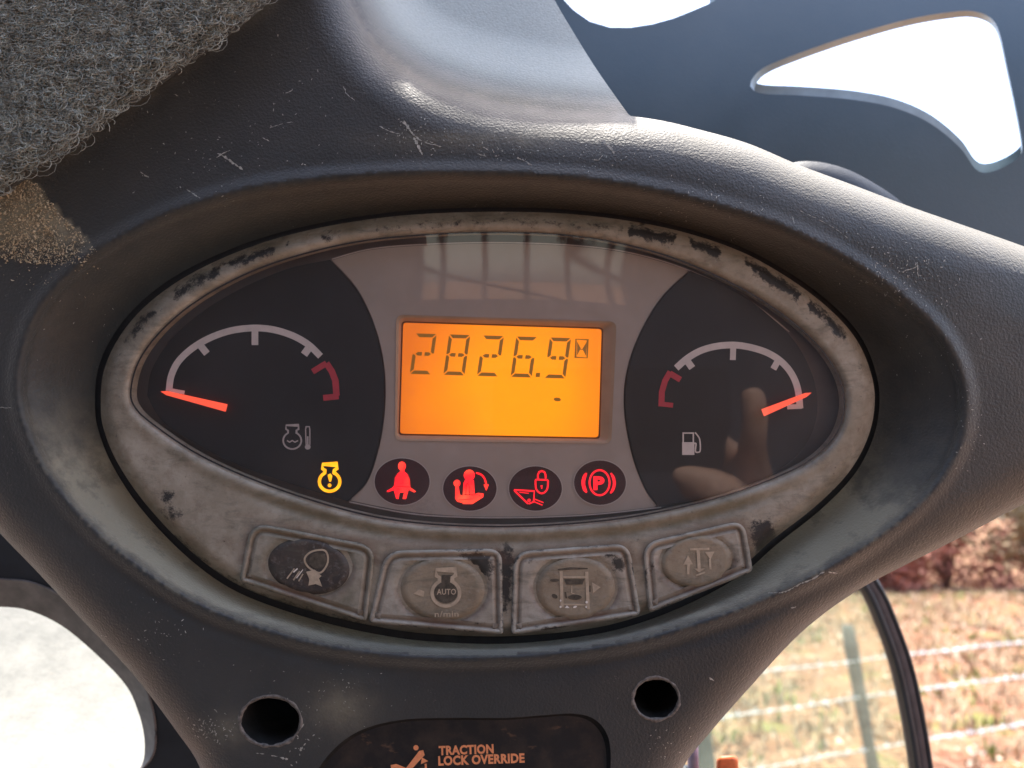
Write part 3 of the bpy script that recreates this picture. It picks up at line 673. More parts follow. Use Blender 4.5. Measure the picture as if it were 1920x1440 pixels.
# warning lights in the centre panel
def lamp(cx, cy, rx, ry, shapes, mat, lab, extra=None):
    d = mesh_obj('warning_light', *slab(ellipse(cx, cy, rx, ry, 0, 48), -90.6, -91.8), M['lamp_disc'], clu, label=lab)
    mesh_obj('lamp_rim', *stroke(ellipse(cx, cy, rx+.5, ry+.5, 0, 48), 1.8, -90.3, True), M['line'], d)
    mesh_obj('lamp_symbol', *join(shapes), mat, d)
    if extra: mesh_obj('symbol_outline', *join(extra), M['dark_line'], d)
def q(x, y): return (680+x/3.692, 840+y/3.692)
h = -90.0
body = [q(258,152),(q(262,160)),q(238,180),q(222,205),q(215,262),q(205,275),q(165,298),q(175,306),q(215,292),q(232,350),q(248,354),q(256,310),q(286,308),q(276,352),q(300,354),q(318,290),q(358,308),q(370,300),q(330,272),q(326,215),q(312,182),q(288,162),q(290,150)]
lamp(754,903,52,44,[flat(ellipse(*q(272,125),7.5,8.5,0,20), h-.1), flat(body, h)], M['red_glow'], 'lit red seated person with seat belt symbol', [stroke([q(215,270),q(268,264),q(328,270)], 1.3, h+.3), stroke([q(240,182),q(224,210),q(217,258)],1,h+.3), stroke([q(308,182),q(320,212),q(325,258)],1,h+.3)])
ss = [flat([q(642,262),q(640,350),q(655,372),q(690,380),q(695,388),q(760,388),q(835,340),q(838,315),q(800,310),q(776,318),q(770,225),q(755,212),q(712,215),q(698,240),q(692,330),q(674,322),q(664,262)], h),
      flat(ellipse(*q(738,188),10.5,10.5,0,20), h+.15), flat(ellipse(*q(653,244),6.6,6.6,0,18), h+.15),
      stroke(catmull([q(785,172),q(822,185),q(845,215),q(856,255)], 5, False), 3.4, h+.1), flat([q(836,252),q(874,252),q(856,298)], h+.2)]
lamp(881,916,50.5,42,ss, M['red_glow'], 'lit red figure lowering seat bar symbol with curved arrow', [stroke([q(714,325),q(716,262),q(728,240),q(738,262),q(740,322)],1.3,h+.4), stroke([q(700,322),q(800,324),q(820,335)],1.2,h+.4), stroke([q(668,360),q(760,352)],1.2,h+.4)])
lamp(1004,916,50,42,[stroke([q(1048,290),q(1188,298),q(1184,372),q(1150,386)], 3.2, h), stroke([q(1048,290),q(1062,306),q(1145,386)], 3.2, h+.15), stroke([q(1085,306),q(1150,314)],1.6,h+.2), flat(ellipse(*q(1152,362),3.2,3.2,0,12), h+.2),
      stroke([q(1185,352),q(1252,378)],2,h+.2), stroke([q(1178,368),q(1245,396)],2,h+.25),
      stroke(np.array([q(1214,212),q(1213,185),q(1222,166),q(1240,159),q(1258,166),q(1266,185),q(1267,212)]), 3.4, h+.1),
      stroke(rounded([q(1196,218),q(1284,222),q(1280,290),q(1240,322),q(1198,290)],[3,3,14,14,14]), 3.2, h+.3, True), stroke([q(1238,258),q(1240,282)],[4,2],h+.2)], M['red_dim'], 'lit red bucket and padlock lockout symbol')
lamp(1125,905,49,42,[stroke(arc(*q(1640,240),18.8,23.5,0,360,40)[:-1], 3.6, h, True), 
      stroke(arc(*q(1640,240),30.5,30,143,218,14), [3,5,6.5,7,7,7,7,7,7,7,7,6.5,5,3], h+.1), stroke(arc(*q(1624,242),32,30,-40,38,14), [3,4,5,5.5,5.5,5.5,5.5,5.5,5.5,5.5,5.5,5,4,3], h+.1)] + [text_mesh('P', 1112.5, 1133.5, 919, 26, 0, h+.2, .05)], M['red_dim'], 'lit red parking brake symbol, a P inside a ring with arcs')
# clear cover
A = grid_pts(240, 1590, 430, 990, 16); A = A[inside(A[:,0], A[:,1], LNr) & (dist_poly(A[:,0], A[:,1], LNr) > 6)]
v_, f_ = cdt(LNr, [], A)
gd = np.clip(.09*np.exp(-((v_[:,0]-555)/38)**2-((v_[:,1]-840)/90)**2) + .08*np.exp(-((v_[:,0]-450)/80)**2-((v_[:,1]-690)/75)**2) + .06*np.exp(-((v_[:,0]-1330)/60)**2-((v_[:,1]-540)/50)**2) + .30*np.exp(-((v_[:,0]-1400)/75)**2-((v_[:,1]-900)/24)**2) + .25*np.exp(-((v_[:,0]-790)/30)**2-((v_[:,1]-950)/26)**2), 0, 1)  # the two smears over the left gauge paint in a soft reflection
mesh_obj('clear_cover', U(v_[:,0], v_[:,1], HL - 4 + 2*sstep(0, 120, dist_poly(v_[:,0], v_[:,1], LNr))), f_, M['lens'], clu, True, {'dust_sheen': gd})
mesh_obj('cover_seal', *stroke(LNr, 3.2, HL-4.2, True), M['gasket'], clu)
# buttons
CAPS = [ellipse(579,1062,80,54,9,56), ellipse(830,1104,82,62,3,56), ellipse(1079,1102,77,62,-4,56), ellipse(1306,1052,69,50,-10,56)]
labs = ['dark button with work light symbol', 'beige button with engine AUTO and n/min symbol', 'beige button with worn track width symbol', 'beige button with bar and arrows symbol']
def pad(b, cap):
    b = resample(b, 4); c = b.mean(0); n = len(b)
    def ins(w): 
        d = np.roll(b,-1,0)-np.roll(b,1,0); d /= np.hypot(*d.T)[:,None]; nm = np.stack([-d[:,1], d[:,0]],-1)
        return b + nm*w
    rings = [(0,-68),(1,-60.5),(3.5,-57.5),(7,-58),(9,-60.5),(11,-63.5),(13,-63.5),(16,-60.5),(20,-59.5)]
    V, Fc = [], []
    for k_, (w, z) in enumerate(rings):
        q_ = ins(w); V.append(U(q_[:,0], q_[:,1], np.full(n, float(z))))
        if k_: Fc += [((k_-1)*n+i, (k_-1)*n+(i+1) % n, k_*n+(i+1) % n, k_*n+i) for i in range(n)]
    V = np.vstack(V); inner = ins(20.0); co = c_ = cap.mean(0); hole = co + (cap-co)*1.04
    g = grid_pts(inner[:,0].min(), inner[:,0].max(), inner[:,1].min(), inner[:,1].max(), 7)
    g = g[inside(g[:,0],g[:,1],inner)&(dist_poly(g[:,0],g[:,1],inner) > 3)]
    v2, f2 = cdt(inner, [], g)
    r_ = np.hypot((v2[:,0]-co[0])/np.ptp(cap[:,0])*2, (v2[:,1]-co[1])/np.ptp(cap[:,1])*2)
    z2 = -59.5 - 7*sstep(1.12, .98, r_)
    V2 = U(v2[:,0], v2[:,1], z2); allp = np.vstack([np.vstack([ins(w) for w, z in rings]), v2])
    return np.vstack([V, V2]), Fc + [tuple(int(i)+len(V) for i in f) for f in f2], allp
for i, (b, cap) in enumerate(zip(BTN, CAPS)):
    V, Fc, ap = pad(b, cap); X, Y = ap.T
    dc = dist_poly(X, Y, cap); db = dist_poly(X, Y, b)
    st = .7*np.exp(-(db/4)**2)*(fbm(X, Y, 40) > .5)
    if i == 1: st += 1.5*gs(902,1062,26,24)*(dc > 3) + 1.0*gs(880,1042,30,5) + .7*gs(895,1170,16,6)
    if i == 2: st += 1.4*gs(1160,1058,14,14) + 1.0*gs(1140,1042,12,5) + .6*gs(1010,1175,26,5) + .5*gs(990,1050,20,10)
    if i == 0: st += .5*gs(470,1060,8,30)
    if i == 3: st += .8*gs(1222,1065,6,12)
    rs = .55*np.exp(-((dc-4)/6)**2)*(Y > cap[:,1].mean()-5) + .5*np.exp(-((db-12)/4)**2)
    ds = (.75 if i == 0 else .12)*np.ones(len(X)) + (.5*gs(760,1070,40,60) if i == 1 else 0) + .3*np.exp(-((db-12)/3)**2)
    bt = mesh_obj('button', V, Fc, M['pad'], clu, True, {'stain': np.clip(st,0,1.2), 'rust': np.clip(rs,0,1), 'dust_sheen': np.clip(ds,0,1)}, label=labs[i])
    Vd, Fd = dome(cap, -67, 9, 9, 1.0, .88)
    bc = mesh_obj('button_cap', Vd, Fd, M['dome_dark'] if i == 0 else M['dome'], bt, True)
    hs = -57.7
    dk, pl, wh = [], [], []
    if i == 0:
        pl = [stroke(catmull([(571,1050),(576,1040),(588,1033),(605,1031),(613,1037),(615,1052),(609,1066),(600,1074),(588,1070),(577,1062)], 4), 3.4, hs, True), flat([(574,1072),(590,1068),(603,1080),(598,1084),(604,1100),(592,1095),(578,1098),(580,1086)], hs+.2)]
        pl += [stroke([(562,1071),(550,1088)], 3, hs), stroke([(552,1066),(538,1085)], 2.5, hs), stroke([(568,1076),(560,1090)], 2.5, hs)]
        wh = [stroke([(558,1066),(550,1073)], 2.4, hs+.5), stroke([(568,1068),(556,1084)], 1.6, hs+.5)]
        dk = [flat(ellipse(596,1051,16,15,0,20), hs-.3)]
    if i == 1:
        dk = [flat(ellipse(836,1111,22,20,0,24), hs-.3), flat([(828,1078),(848,1078),(848,1094),(828,1094)], hs-.2)]
        pl = [engine_outline(836,1112,1.62,6.5,hs), flat([(775,1113),(786,1105),(796,1109),(794,1119)], hs), text_mesh('AUTO', 819, 855, 1115, 11, 0, hs+.1, .02), text_mesh('n/min', 815, 860, 1157, 11, -1, hs+.1, .02)]
    if i == 2:
        pl = [stroke([(1052,1071),(1054,1139)], 6, hs), stroke([(1100,1072),(1103,1142)], 6, hs), stroke([(1056,1082),(1098,1082)], 3.5, hs+.15), stroke([(1072,1098),(1072,1112),(1077,1113)], 2, hs+.5), flat([(1110,1092),(1126,1101),(1112,1112)], hs), stroke([(1056,1133),(1100,1134)], 3, hs+.2)]
        dk = [flat([(1058,1086),(1096,1086),(1092,1096),(1062,1096)], hs-.1), flat(ellipse(1078,1120,13,5,0,14), hs-.1), flat(ellipse(1040,1118,6,4,30,10), hs-.1), flat(ellipse(1040,1088,9,3,0,10), hs-.1), stroke([(1046,1068),(1070,1066),(1102,1066)], [2,5,2], hs-.2), stroke([(1060,1110),(1062,1122)],3,hs-.1), stroke([(1106,1098),(1106,1110)],3,hs-.1)]
        wh = [flat([(1059,1140),(1063,1135),(1068,1140)], hs+.5), flat(ellipse(1078,1138,4,2,-20,8), hs+.5), flat(ellipse(1100,1129,2.5,2.5,0,8), hs+.5), flat(ellipse(1051,1138,2,2,0,8), hs+.5), flat(ellipse(1051,1126,1.5,2,0,8), hs+.5), flat(ellipse(1099,1138,1.5,2,0,8), hs+.5)]
    if i == 3:
        pl = [stroke([(1294,1030),(1330,1029)], 4, hs), stroke([(1290,1077),(1291,1057)], 5, hs), flat([(1281,1059),(1299,1058),(1290,1041)], hs+.2), stroke([(1309,1031),(1311,1068)], 6, hs+.15), flat([(1301,1066),(1322,1066),(1311,1073)], hs+.3), flat([(1322,1035),(1340,1034),(1332,1049)], hs+.1), stroke([(1331,1048),(1332,1068)], 4, hs), stroke([(1305,1079),(1322,1073)],3,hs)]
        dk_ = [flat(catmull([(1284,1040),(1296,1032),(1306,1036),(1300,1056),(1304,1066),(1318,1060),(1322,1040),(1316,1034),(1330,1034),(1328,1056),(1336,1072),(1318,1080),(1300,1074),(1296,1060)],3), hs-.4)]
    if dk: mesh_obj('symbol_grime', *join(dk), M['icon_dark'], bc)
    if pl: mesh_obj('symbol', *join(pl), M['icon_pale'], bc)
    if wh: mesh_obj('bare_chip', *join(wh), M['icon_white'], bc)

# ------------------------------------------------------------------ fleece headliner, upper left
EDGE = catmull([(-160,430),(-60,382),(0,350),(60,312),(130,270),(200,215),(262,170),(330,120),(400,70),(455,28),(500,-12),(560,-80),(640,-200)], 6, False)
fl = thing('fleece_headliner', 'fuzzy grey looped fleece headliner pad in the upper left corner', 'headliner', U(100.,200.,30.))
poly = np.vstack([EDGE, [(560,-420),(-420,-420),(-420,430)]]); pr = resample(poly, 12)
A = grid_pts(-410, 640, -410, 430, 14); A = A[inside(A[:,0],A[:,1],pr)&(dist_poly(A[:,0],A[:,1],pr) > 5)]
v_, f_ = cdt(pr, [], A)
def HFL(X, Y): return 8 + 38*np.sqrt(1-np.clip(1-dist_poly(X, Y, EDGE, False)/55, 0, 1)**2) + 7*(fbm(X, Y, 45)-.5)
V = U(v_[:,0], v_[:,1], HFL(v_[:,0], v_[:,1])); n0 = len(V); sk, sf = skirt(pr, HFL(pr[:,0], pr[:,1]), -16)
mesh_obj('backing', np.vstack([V, sk]), [tuple(f) for f in f_]+[tuple(i+n0 for i in f) for f in sf], M['fleece_base'], fl, True)
N = 22000; K = 9
bx = rng.uniform(-60, 560, N*2); by = rng.uniform(-60, 400, N*2); ok = inside(bx, by, poly)
bx, by = bx[ok][:N], by[ok][:N]; N = len(bx)
r = rng.gamma(3, 2.3, N)+2; a0 = rng.uniform(0, 6.28, N); sp = rng.uniform(1.5, 5.5, N)*rng.choice([-1, 1], N); tilt = rng.uniform(.2, 1, N); zb = rng.uniform(-3, 7, N)
t = np.linspace(0, 1, K)[None, :]
ang = a0[:, None] + sp[:, None]*t
cx = bx[:, None] + r[:, None]*(np.cos(ang)-np.cos(a0)[:, None]) ; cy = by[:, None] + r[:, None]*tilt[:, None]*(np.sin(ang)-np.sin(a0)[:, None])
far = ~inside(cx.ravel(), cy.ravel(), poly).reshape(cx.shape) & (dist_poly(cx.ravel(), cy.ravel(), EDGE, False).reshape(cx.shape) > 12)
hz = HFL(np.repeat(bx[:,None],K,1).ravel(), np.repeat(by[:,None],K,1).ravel()).reshape(cx.shape) + zb[:, None] + 8*np.sin(np.pi*t)*rng.uniform(.2, 1.3, N)[:, None]
G = U(cx, cy, hz)                                    # N,K,3
wd = (rng.uniform(.35, .8, N))[:, None, None]
Tn = np.gradient(G, axis=1); Tn /= np.linalg.norm(Tn, axis=2)[..., None]+1e-9
ax1 = np.cross(Tn, np.array([0, 1., 0])); ax1 /= np.linalg.norm(ax1, axis=2)[..., None]+1e-9; ax2 = np.cross(Tn, ax1)
rings = np.stack([G+wd*ax1, G+wd*(-.5*ax1+.87*ax2), G+wd*(-.5*ax1-.87*ax2)], 2)     # N,K,3,3
VV = rings.reshape(-1, 3); base = (np.arange(N)*K*3)[:, None, None]; kk = (np.arange(K-1)*3)[None, :, None]; jj = np.arange(3)[None, None, :]
j2 = (jj+1) % 3
FF = np.stack(np.broadcast_arrays(base+kk+jj, base+kk+j2, base+kk+3+j2, base+kk+3+jj), -1).reshape(-1, 4)
mesh_obj('fleece_fibres', VV, FF.tolist(), M['fibre'], fl, True, kind='stuff')

# ------------------------------------------------------------------ cab panel with cut-outs, upper right
def plate(name, outer, holes, hfun, mat, edge_mat, thick, parent, step=30, lean=0):
    o_ = resample(np.array(outer, float), step); hs_ = [resample(np.array(h_, float), 10) for h_ in holes]
    A = grid_pts(o_[:,0].min(), o_[:,0].max(), o_[:,1].min(), o_[:,1].max(), step)
    k_ = inside(A[:,0], A[:,1], o_) & (dist_poly(A[:,0], A[:,1], o_) > step*.3)
    for h_ in hs_: k_ &= ~inside(A[:,0], A[:,1], h_) & (dist_poly(A[:,0], A[:,1], h_) > 6)
    v_, f_ = cdt(o_, hs_, A[k_]); V = U(v_[:,0], v_[:,1], hfun(v_[:,0], v_[:,1]))
    B = V.copy(); B[:, 1] += thick; B[:, 0] += thick*lean; n_ = len(V)
    p = mesh_obj(name, np.vstack([V, B]), [tuple(f) for f in f_]+[tuple(int(i)+n_ for i in f[::-1]) for f in f_], mat, parent, True)
    ps = []
    for L in [o_]+hs_:
        W = U(L[:,0], L[:,1], hfun(L[:,0], L[:,1])); W2 = W.copy(); W2[:,1] += thick; W2[:,0] += thick*lean; n2 = len(L)
        ps.append((np.vstack([W, W2]), [(i, (i+1) % n2, n2+(i+1) % n2, n2+i) for i in range(n2)]))
    mesh_obj('cut_edge', *join(ps), edge_mat, parent, True)
    return p
cabp = thing('cab_front_panel', 'blue grey painted cab panel with rounded triangular opening onto white sky', 'cab panel', U(1500.,500.,-900.))
CUT = catmull([(1408,152),(1432,127),(1500,99),(1600,65),(1700,37),(1780,23),(1825,21),(1858,34),(1874,62),(1889,130),(1904,200),(1916,270),(1912,292),(1885,312),(1850,324),(1828,316),(1800,277),(1745,232),(1680,203),(1600,187),(1500,179),(1435,176),(1411,168)], 6)
CUT2 = catmull([(1035,-40),(1062,8),(1100,38),(1150,53),(1205,50),(1270,32),(1340,2),(1390,-40),(1370,-80),(1250,-95),(1110,-92),(1045,-75)], 6)
hf = lambda x, y: -820 - .25*(y-200)*0 - .0011*(y-300)**2*(y < 300) + 0*x
plate('panel', [(900,-45),(1020,-45),(1062,8),(1100,38),(1150,53),(1205,50),(1270,32),(1340,2),(1385,-45),(2700,-45),(2700,560),(2300,700),(1750,640),(1300,500),(1000,420),(880,0)], [CUT], hf, M['cab'], M['cab_edge'], 40, cabp, 40, .62)
inner = [(lambda c_: c_ + (CUT-c_)*np.array([.995, .94]) + np.array([0,-8]))(CUT.mean(0))]
# second skin of the double panel, seen inside the opening
plate('inner_skin', [(1330,-30),(1990,-30),(1990,380),(1330,380)], [CUT*np.array([1.,1.]) + np.array([0,-17])*np.clip((CUT[:,1:]-60)/100, 0, 1)], lambda x, y: hf(x, y)-80, M['cab_edge'], M['cab'], 12, cabp, 40, .62)
# hump of dark trim behind the console edge
hump = thing('wiper_motor_cover', 'dark rounded cover peeking over the right shoulder of the console', 'cover', U(1600.,450.,-420.))
mesh_obj('cover', *dome(catmull([(1440,345),(1480,308),(1530,303),(1590,318),(1650,350),(1695,383),(1730,425),(1700,520),(1550,520),(1450,450)], 6), -520, 45, 10, 0, .2), M['cab_dark'], hump, True)

# ------------------------------------------------------------------ dark side frame and the bright sheet, lower left
ll = thing('lower_cab_frame', 'dark cab frame around the rounded glaring pane in the lower left corner', 'cab frame', U(0.,1700.,-700.))
RIM = catmull([(-500,1120),(-200,1086),(-60,1078),(0,1086),(62,1093),(130,1126),(200,1188),(255,1250),(279,1305),(291,1360),(288,1412),(262,1446),(200,1500),(0,1640),(-300,1700),(-520,1500)], 6)
fr = [(-900,700),(-100,760),(250,1000),(520,1250),(620,1500),(620,1900),(-900,1900)]
plate('frame_panel', fr, [RIM], lambda x, y: -560+0*x, M['cab_dark'], M['cab_edge'], 45, ll, 40)
rr_ = resample(RIM, 12); cR = rr_.mean(0); RIN = cR + (rr_-cR)*np.array([.965, .90])+np.array([-5, 23])
rim3 = U(rr_[:,0], rr_[:,1], np.full(len(rr_), -556.)); mesh_obj('rim_bead', *tube3(rim3, 3.0, 6, True), M['rubber_grey'], ll, True)
mesh_obj('inner_flange', *loft(rr_, -605, RIN, -650), M['rubber_grey'], ll, True)
pane = thing('sunlit_pane', 'glaring white dirt-speckled pane in the lower left corner', 'pane', U(0.,1600.,-800.))
def HS(x, y): return -650 - 2.0*np.clip(1470-y, -40, 1e9)
g = grid_pts(-700, 420, 1020, 1760, 16)
o_ = resample(np.array([(-720,1010),(430,1010),(430,1770),(-720,1770)], float), 20); g = g[dist_poly(g[:,0],g[:,1],o_) > 4]
v_, f_ = cdt(o_, [], g); V = U(v_[:,0], v_[:,1], HS(v_[:,0], v_[:,1])+10*(fbm(v_[:,0],v_[:,1],120)-.5)); B = V+np.array([0, 14, -6]); n_ = len(V)
mesh_obj('sheet', np.vstack([V, B]), [tuple(f) for f in f_]+[tuple(int(i)+n_ for i in f[::-1]) for f in f_], M['pale_sheet'], pane, True)

# ------------------------------------------------------------------ door glass with its rubber edge, lower right
dg_ = thing('door_glass', 'greenish dusty door window with black rubber edge, lower right of the console', 'window', U(1600.,1700.,-1300.))
GE = catmull([(1480,960),(1570,1020),(1628,1096),(1660,1165),(1688,1245),(1708,1335),(1725,1440),(1742,1600),(1750,1800)], 8, False)
gp_ = np.vstack([GE, [(1150,1800),(1100,960)]]); v_, f_ = cdt(resample(gp_, 24), [], np.zeros((0, 2)))
V = U(v_[:,0], v_[:,1], np.full(len(v_), -1300.)); B = V.copy(); B[:,1] += 25
mesh_obj('pane', V, [tuple(f) for f in f_], M['glass'], dg_)
ge = U(GE[:,0], GE[:,1], np.full(len(GE), -1296.))
mesh_obj('rubber_seal', *tube3(ge, 38, 10), M['rubber'], dg_, True)
mesh_obj('seal_lip', *tube3(ge+np.array([-26, -36, 0]), 13, 8), M['cab_dark'], dg_, True)
mesh_obj('seal_lip', *tube3(ge+np.array([24, -30, 0]), 9, 8), M['cab_dark'], dg_, True)
pl_ = thing('grab_post', 'narrow mauve grey post at the bottom edge beside the console', 'post', U(1297.,1800.,-700.))
a = U(np.array([1296., 1300., 1302.]), np.array([1330., 1440., 1800.]), np.full(3, -700.))
mesh_obj('post', *tube3(a, 16, 12), simple('mauve_grey_paint', (.30, .25, .31), .5), pl_, True)
mesh_obj('post_sleeve', *tube3(a[1:]+np.array([-24, 6, 0]), 14, 12), M['cab_dark'], pl_, True)
kn = thing('orange_knob', 'small orange capped knob at the bottom edge, right of the console', 'knob', U(1363.,1460.,-650.))
Vk, Fk = slab(rounded([(1344,1418),(1383,1416),(1387,1470),(1342,1470)], 12, 6), -620, -690, 9); mesh_obj('cap', Vk, Fk, M['orange_paint'], kn, True)
mesh_obj('stem', *tube3(U(np.array([1364., 1364.]), np.array([1468., 1800.]), np.full(2, -655.)), 16, 12), M['cab_dark'], kn, True)

# ------------------------------------------------------------------ the cab behind the camera (what the cover mirrors)
def boxc(x0, x1, y0, y1, z0, z1):
    V = [(x, y, z) for x in (x0, x1) for y in (y0, y1) for z in (z0, z1)]
    return np.array(V)/S, [(0,1,3,2),(4,6,7,5),(0,4,5,1),(2,3,7,6),(0,2,6,4),(1,5,7,3)]
rw = thing('cab_rear_wall', 'cab rear wall with barred window, seen only as a reflection in the cluster cover', 'cab wall', np.array([0, -.95, -.9])/S)
x0, x1, z0, z1 = -.175, .225, .165, .47
mesh_obj('wall_panel', *join([boxc(-.75, x0, -.98, -.93, -1.2, .75), boxc(x1, .75, -.98, -.93, -1.2, .75), boxc(x0, x1, -.98, -.93, -1.2, z0), boxc(x0, x1, -.98, -.93, z1, .75)]), M['liner'], rw)
for i in range(5):
    x = x0 + .035 + .082*i; mesh_obj('window_bar', *boxc(x, x+.011, -.96, -.945, z0, z1), M['cab_dark'], rw)
for i in range(2):
    a = np.array([[x0, -.93, z0+.17-.14*i+.08], [x1, -.93, z0+.04-.14*i+.04]])/S; mesh_obj('window_brace', *tube3(a, .006/S, 8), M['cab_dark'], rw)
rf_ = thing('cab_roof', 'cab roof panel over the console, above the picture', 'cab roof', np.array([0, 0, .55])/S)
mesh_obj('roof_panel', *boxc(-.75, .75, -.95, -.15, .52, .56), M['liner'], rf_)
lw = thing('cab_left_wall', 'left cab side wall beyond the fleece headliner', 'cab wall', np.array([-.7, -.3, -.9])/S)
mesh_obj('wall_panel', *boxc(-.76, -.72, -.93, .30, -1.2, .52), M['liner'], lw)

# ------------------------------------------------------------------ field, fence, shrubs
k = NB('dry_field')
n1 = k.noise(1.1, 6, .65, world=True); c = k.mix(k.ramp(n1, [(.35, 0.), (.65, 1.)]), (.17, .075, .045), (.26, .135, .075))
c = k.mix(k.ramp(k.noise(.13, 5, .7, world=True), [(.5, 0.), (.68, 1.)]), c, (.38, .24, .15))
c = k.mix(k.val(k.ramp(k.noise(.9, 4, world=True, scale=(1, 1, 1), rot=(0, 0, 1)), [(.56, 0.), (.68, 1.)]), .8), c, (.15, .17, .045))
c = k.mix(k.ramp(k.noise(.07, 3, .6, world=True), [(.60, 0.), (.66, 1.)]), c, (.10, .055, .035))
k.col(c); k.rough(1.); k.b.inputs['Specular IOR Level'].default_value = .1; k.bump(k.noise(.12, 5, world=True), .06, 1.); M['field'] = k.m
gx = np.linspace(-1, 1, 60); gx = np.sign(gx)*np.abs(gx)**2.2*400
GX, GY = np.meshgrid(gx, gx+0); n_ = len(gx); GV = np.stack([GX.ravel(), GY.ravel(), (fbm(GX.ravel()+900, GY.ravel()+900, 3.)-.5)*.10*(np.hypot(GX,GY).ravel() < 60)], -1)
gr = mesh_obj('ground', GV, [(j*n_+i, j*n_+i+1, (j+1)*n_+i+1, (j+1)*n_+i) for j in range(n_-1) for i in range(n_-1)], M['field'], None, True, kind='structure', frame='w')
def blades(n, xr, yr, mats, name, hgt, label):
    V, Fc, mi = [], [], []
    for i in range(n):
        x, y = rng.uniform(*xr), rng.uniform(*yr)
        if fbm(x+50, y+50, 1.2) < rng.uniform(.25, .7): continue
        for j in range(5):
            a = rng.uniform(0, 6.28); hh_ = hgt*rng.uniform(.4, 1.2); l = rng.uniform(.2, 1.)*hh_; w = rng.uniform(.008, .02)
            bx_, by_ = x+rng.normal(0, .06), y+rng.normal(0, .06); dx, dy = math.cos(a), math.sin(a); n_ = len(V)
            V += [(bx_-dy*w, by_+dx*w, 0), (bx_+dy*w, by_-dx*w, 0), (bx_+dx*l*.5+dy*w*.7, by_+dy*l*.5-dx*w*.7, hh_*.7), (bx_+dx*l*.5-dy*w*.7, by_+dy*l*.5+dx*w*.7, hh_*.7), (bx_+dx*l, by_+dy*l, hh_*.85)]
            Fc += [(n_, n_+1, n_+2, n_+3), (n_+3, n_+2, n_+4)]
    o = mesh_obj(name, V, Fc, mats, None, frame='w', kind='stuff'); tag(o, label, 'grass'); return o
M['straw'] = simple('straw', (.40, .275, .17), .8, px=.5, world=True, var=.35, spec=.2)
M['green'] = simple('weed_green', (.17, .20, .05), .8, px=.5, world=True, var=.3, spec=.2)
blades(5200, (.8, 14), (3.2, 19), M['straw'], 'dry_grass', .16, 'sunlit dry straw grass over the field beyond the fence')
blades(1100, (.8, 14), (3.2, 19), M['green'], 'green_weeds', .13, 'low yellow green weeds dotted among the dry grass')
V, Fc = [], []
for i in range(9000):
    x, y = rng.uniform(.8, 13), 3.2+16*rng.random()**1.3
    if fbm(x*1.7+9, y*1.7+5, 1.) < .45: continue
    a = rng.uniform(0, 6.28); w = rng.uniform(.012, .045); z = rng.uniform(.01, .07); n_ = len(V); c_, s__ = math.cos(a)*w, math.sin(a)*w; t_ = rng.uniform(-.03, .03, 2)
    V += [(x-c_, y-s__, z+t_[0]), (x+s__*.6, y-c_*.6, z+t_[1]), (x+c_, y+s__, z-t_[0]+.02), (x-s__*.6, y+c_*.6, z)]; Fc.append((n_, n_+1, n_+2, n_+3))
k = NB('leaf_litter'); k.col(k.mix(k.ramp(k.noise(.3, 2, world=True), [(.4, 0.), (.6, 1.)]), (.30, .12, .05), (.62, .50, .38))); k.rough(.8)
tag(mesh_obj('leaf_litter', V, Fc, k.m, None, frame='w', kind='stuff'), 'russet and pale fallen leaves strewn over the field', 'leaves')
# fence
fpt = at_z(1622, 1237, 1.9-1.09); fp2 = at_z(1920, 1205, 1.9-1.09); dirf = (fp2-fpt); dirf.z = 0; dirf.normalize()
fe = thing('barbed_wire_fence', 'three strand barbed wire fence on weathered posts across the field', 'fence', (fpt.x, fpt.y, 0), frame='w')
def fence_pt(s, z): return np.array([fpt.x+dirf.x*s, fpt.y+dirf.y*s, z])
def postm(s, hgt, r, lean):
    p = [fence_pt(s, -.2), fence_pt(s, .3)+np.array([lean*.3, 0, 0]), fence_pt(s, hgt)+np.array([lean, 0, 0])]
    P_ = np.array([p[0]+(p[2]-p[0])*t_ for t_ in np.linspace(0, 1, 9)]); return tube3(P_, r*(1+.08*rng.normal(0, 1, 9)), 9)
for s, hg, r_, le in [(0.03, 1.06, .048, -.14), (-1.55, 1.0, .085, -.02), (2.9, 1.05, .05, .03), (5.9, 1.05, .05, 0.), (-4.6, 1.05, .05, 0.)]:
    mesh_obj('post', *postm(s, hg, r_, le), M['post_wood'], fe, True)
for zi, z in enumerate((.81, .54, .17)):
    for gh in (0,):
        s_ = np.arange(-5, 9, .02); ph = s_*26; sag = .007*np.sin(s_*1.3+zi) + .003*np.sin(s_*5.3+zi*2)
        L = np.array([fence_pt(a_, z+b_) for a_, b_ in zip(s_, sag)]); nrm = np.array([-dirf.y, dirf.x, 0])
        st1 = L + .004*(np.cos(ph)[:,None]*nrm + np.sin(ph)[:,None]*np.array([0,0,1])); st2 = L - .004*(np.cos(ph)[:,None]*nrm + np.sin(ph)[:,None]*np.array([0,0,1]))
        wr_ = mesh_obj('wire', *join([tube3(st1, .0032, 5), tube3(st2, .0032, 5)]), M['wire'], fe, True)
        for b_ in np.arange(-1.95+.04*zi, 5, .135):
            c_ = fence_pt(b_, z+np.interp(b_, s_, sag)); ps = []
            for _ in range(4):
                d_ = rng.normal(0, 1, 3); d_[0] *= .6; d_ /= np.linalg.norm(d_); ps.append(tube3(np.array([c_-d_*.004, c_+d_*.036]), np.array([.005, .002]), 4))
            ps.append(tube3(np.array([c_-np.array([dirf.x,dirf.y,0])*.012, c_+np.array([dirf.x,dirf.y,0])*.012]), .0095, 6))
            mesh_obj('barb', *join(ps), M['wire'], wr_)
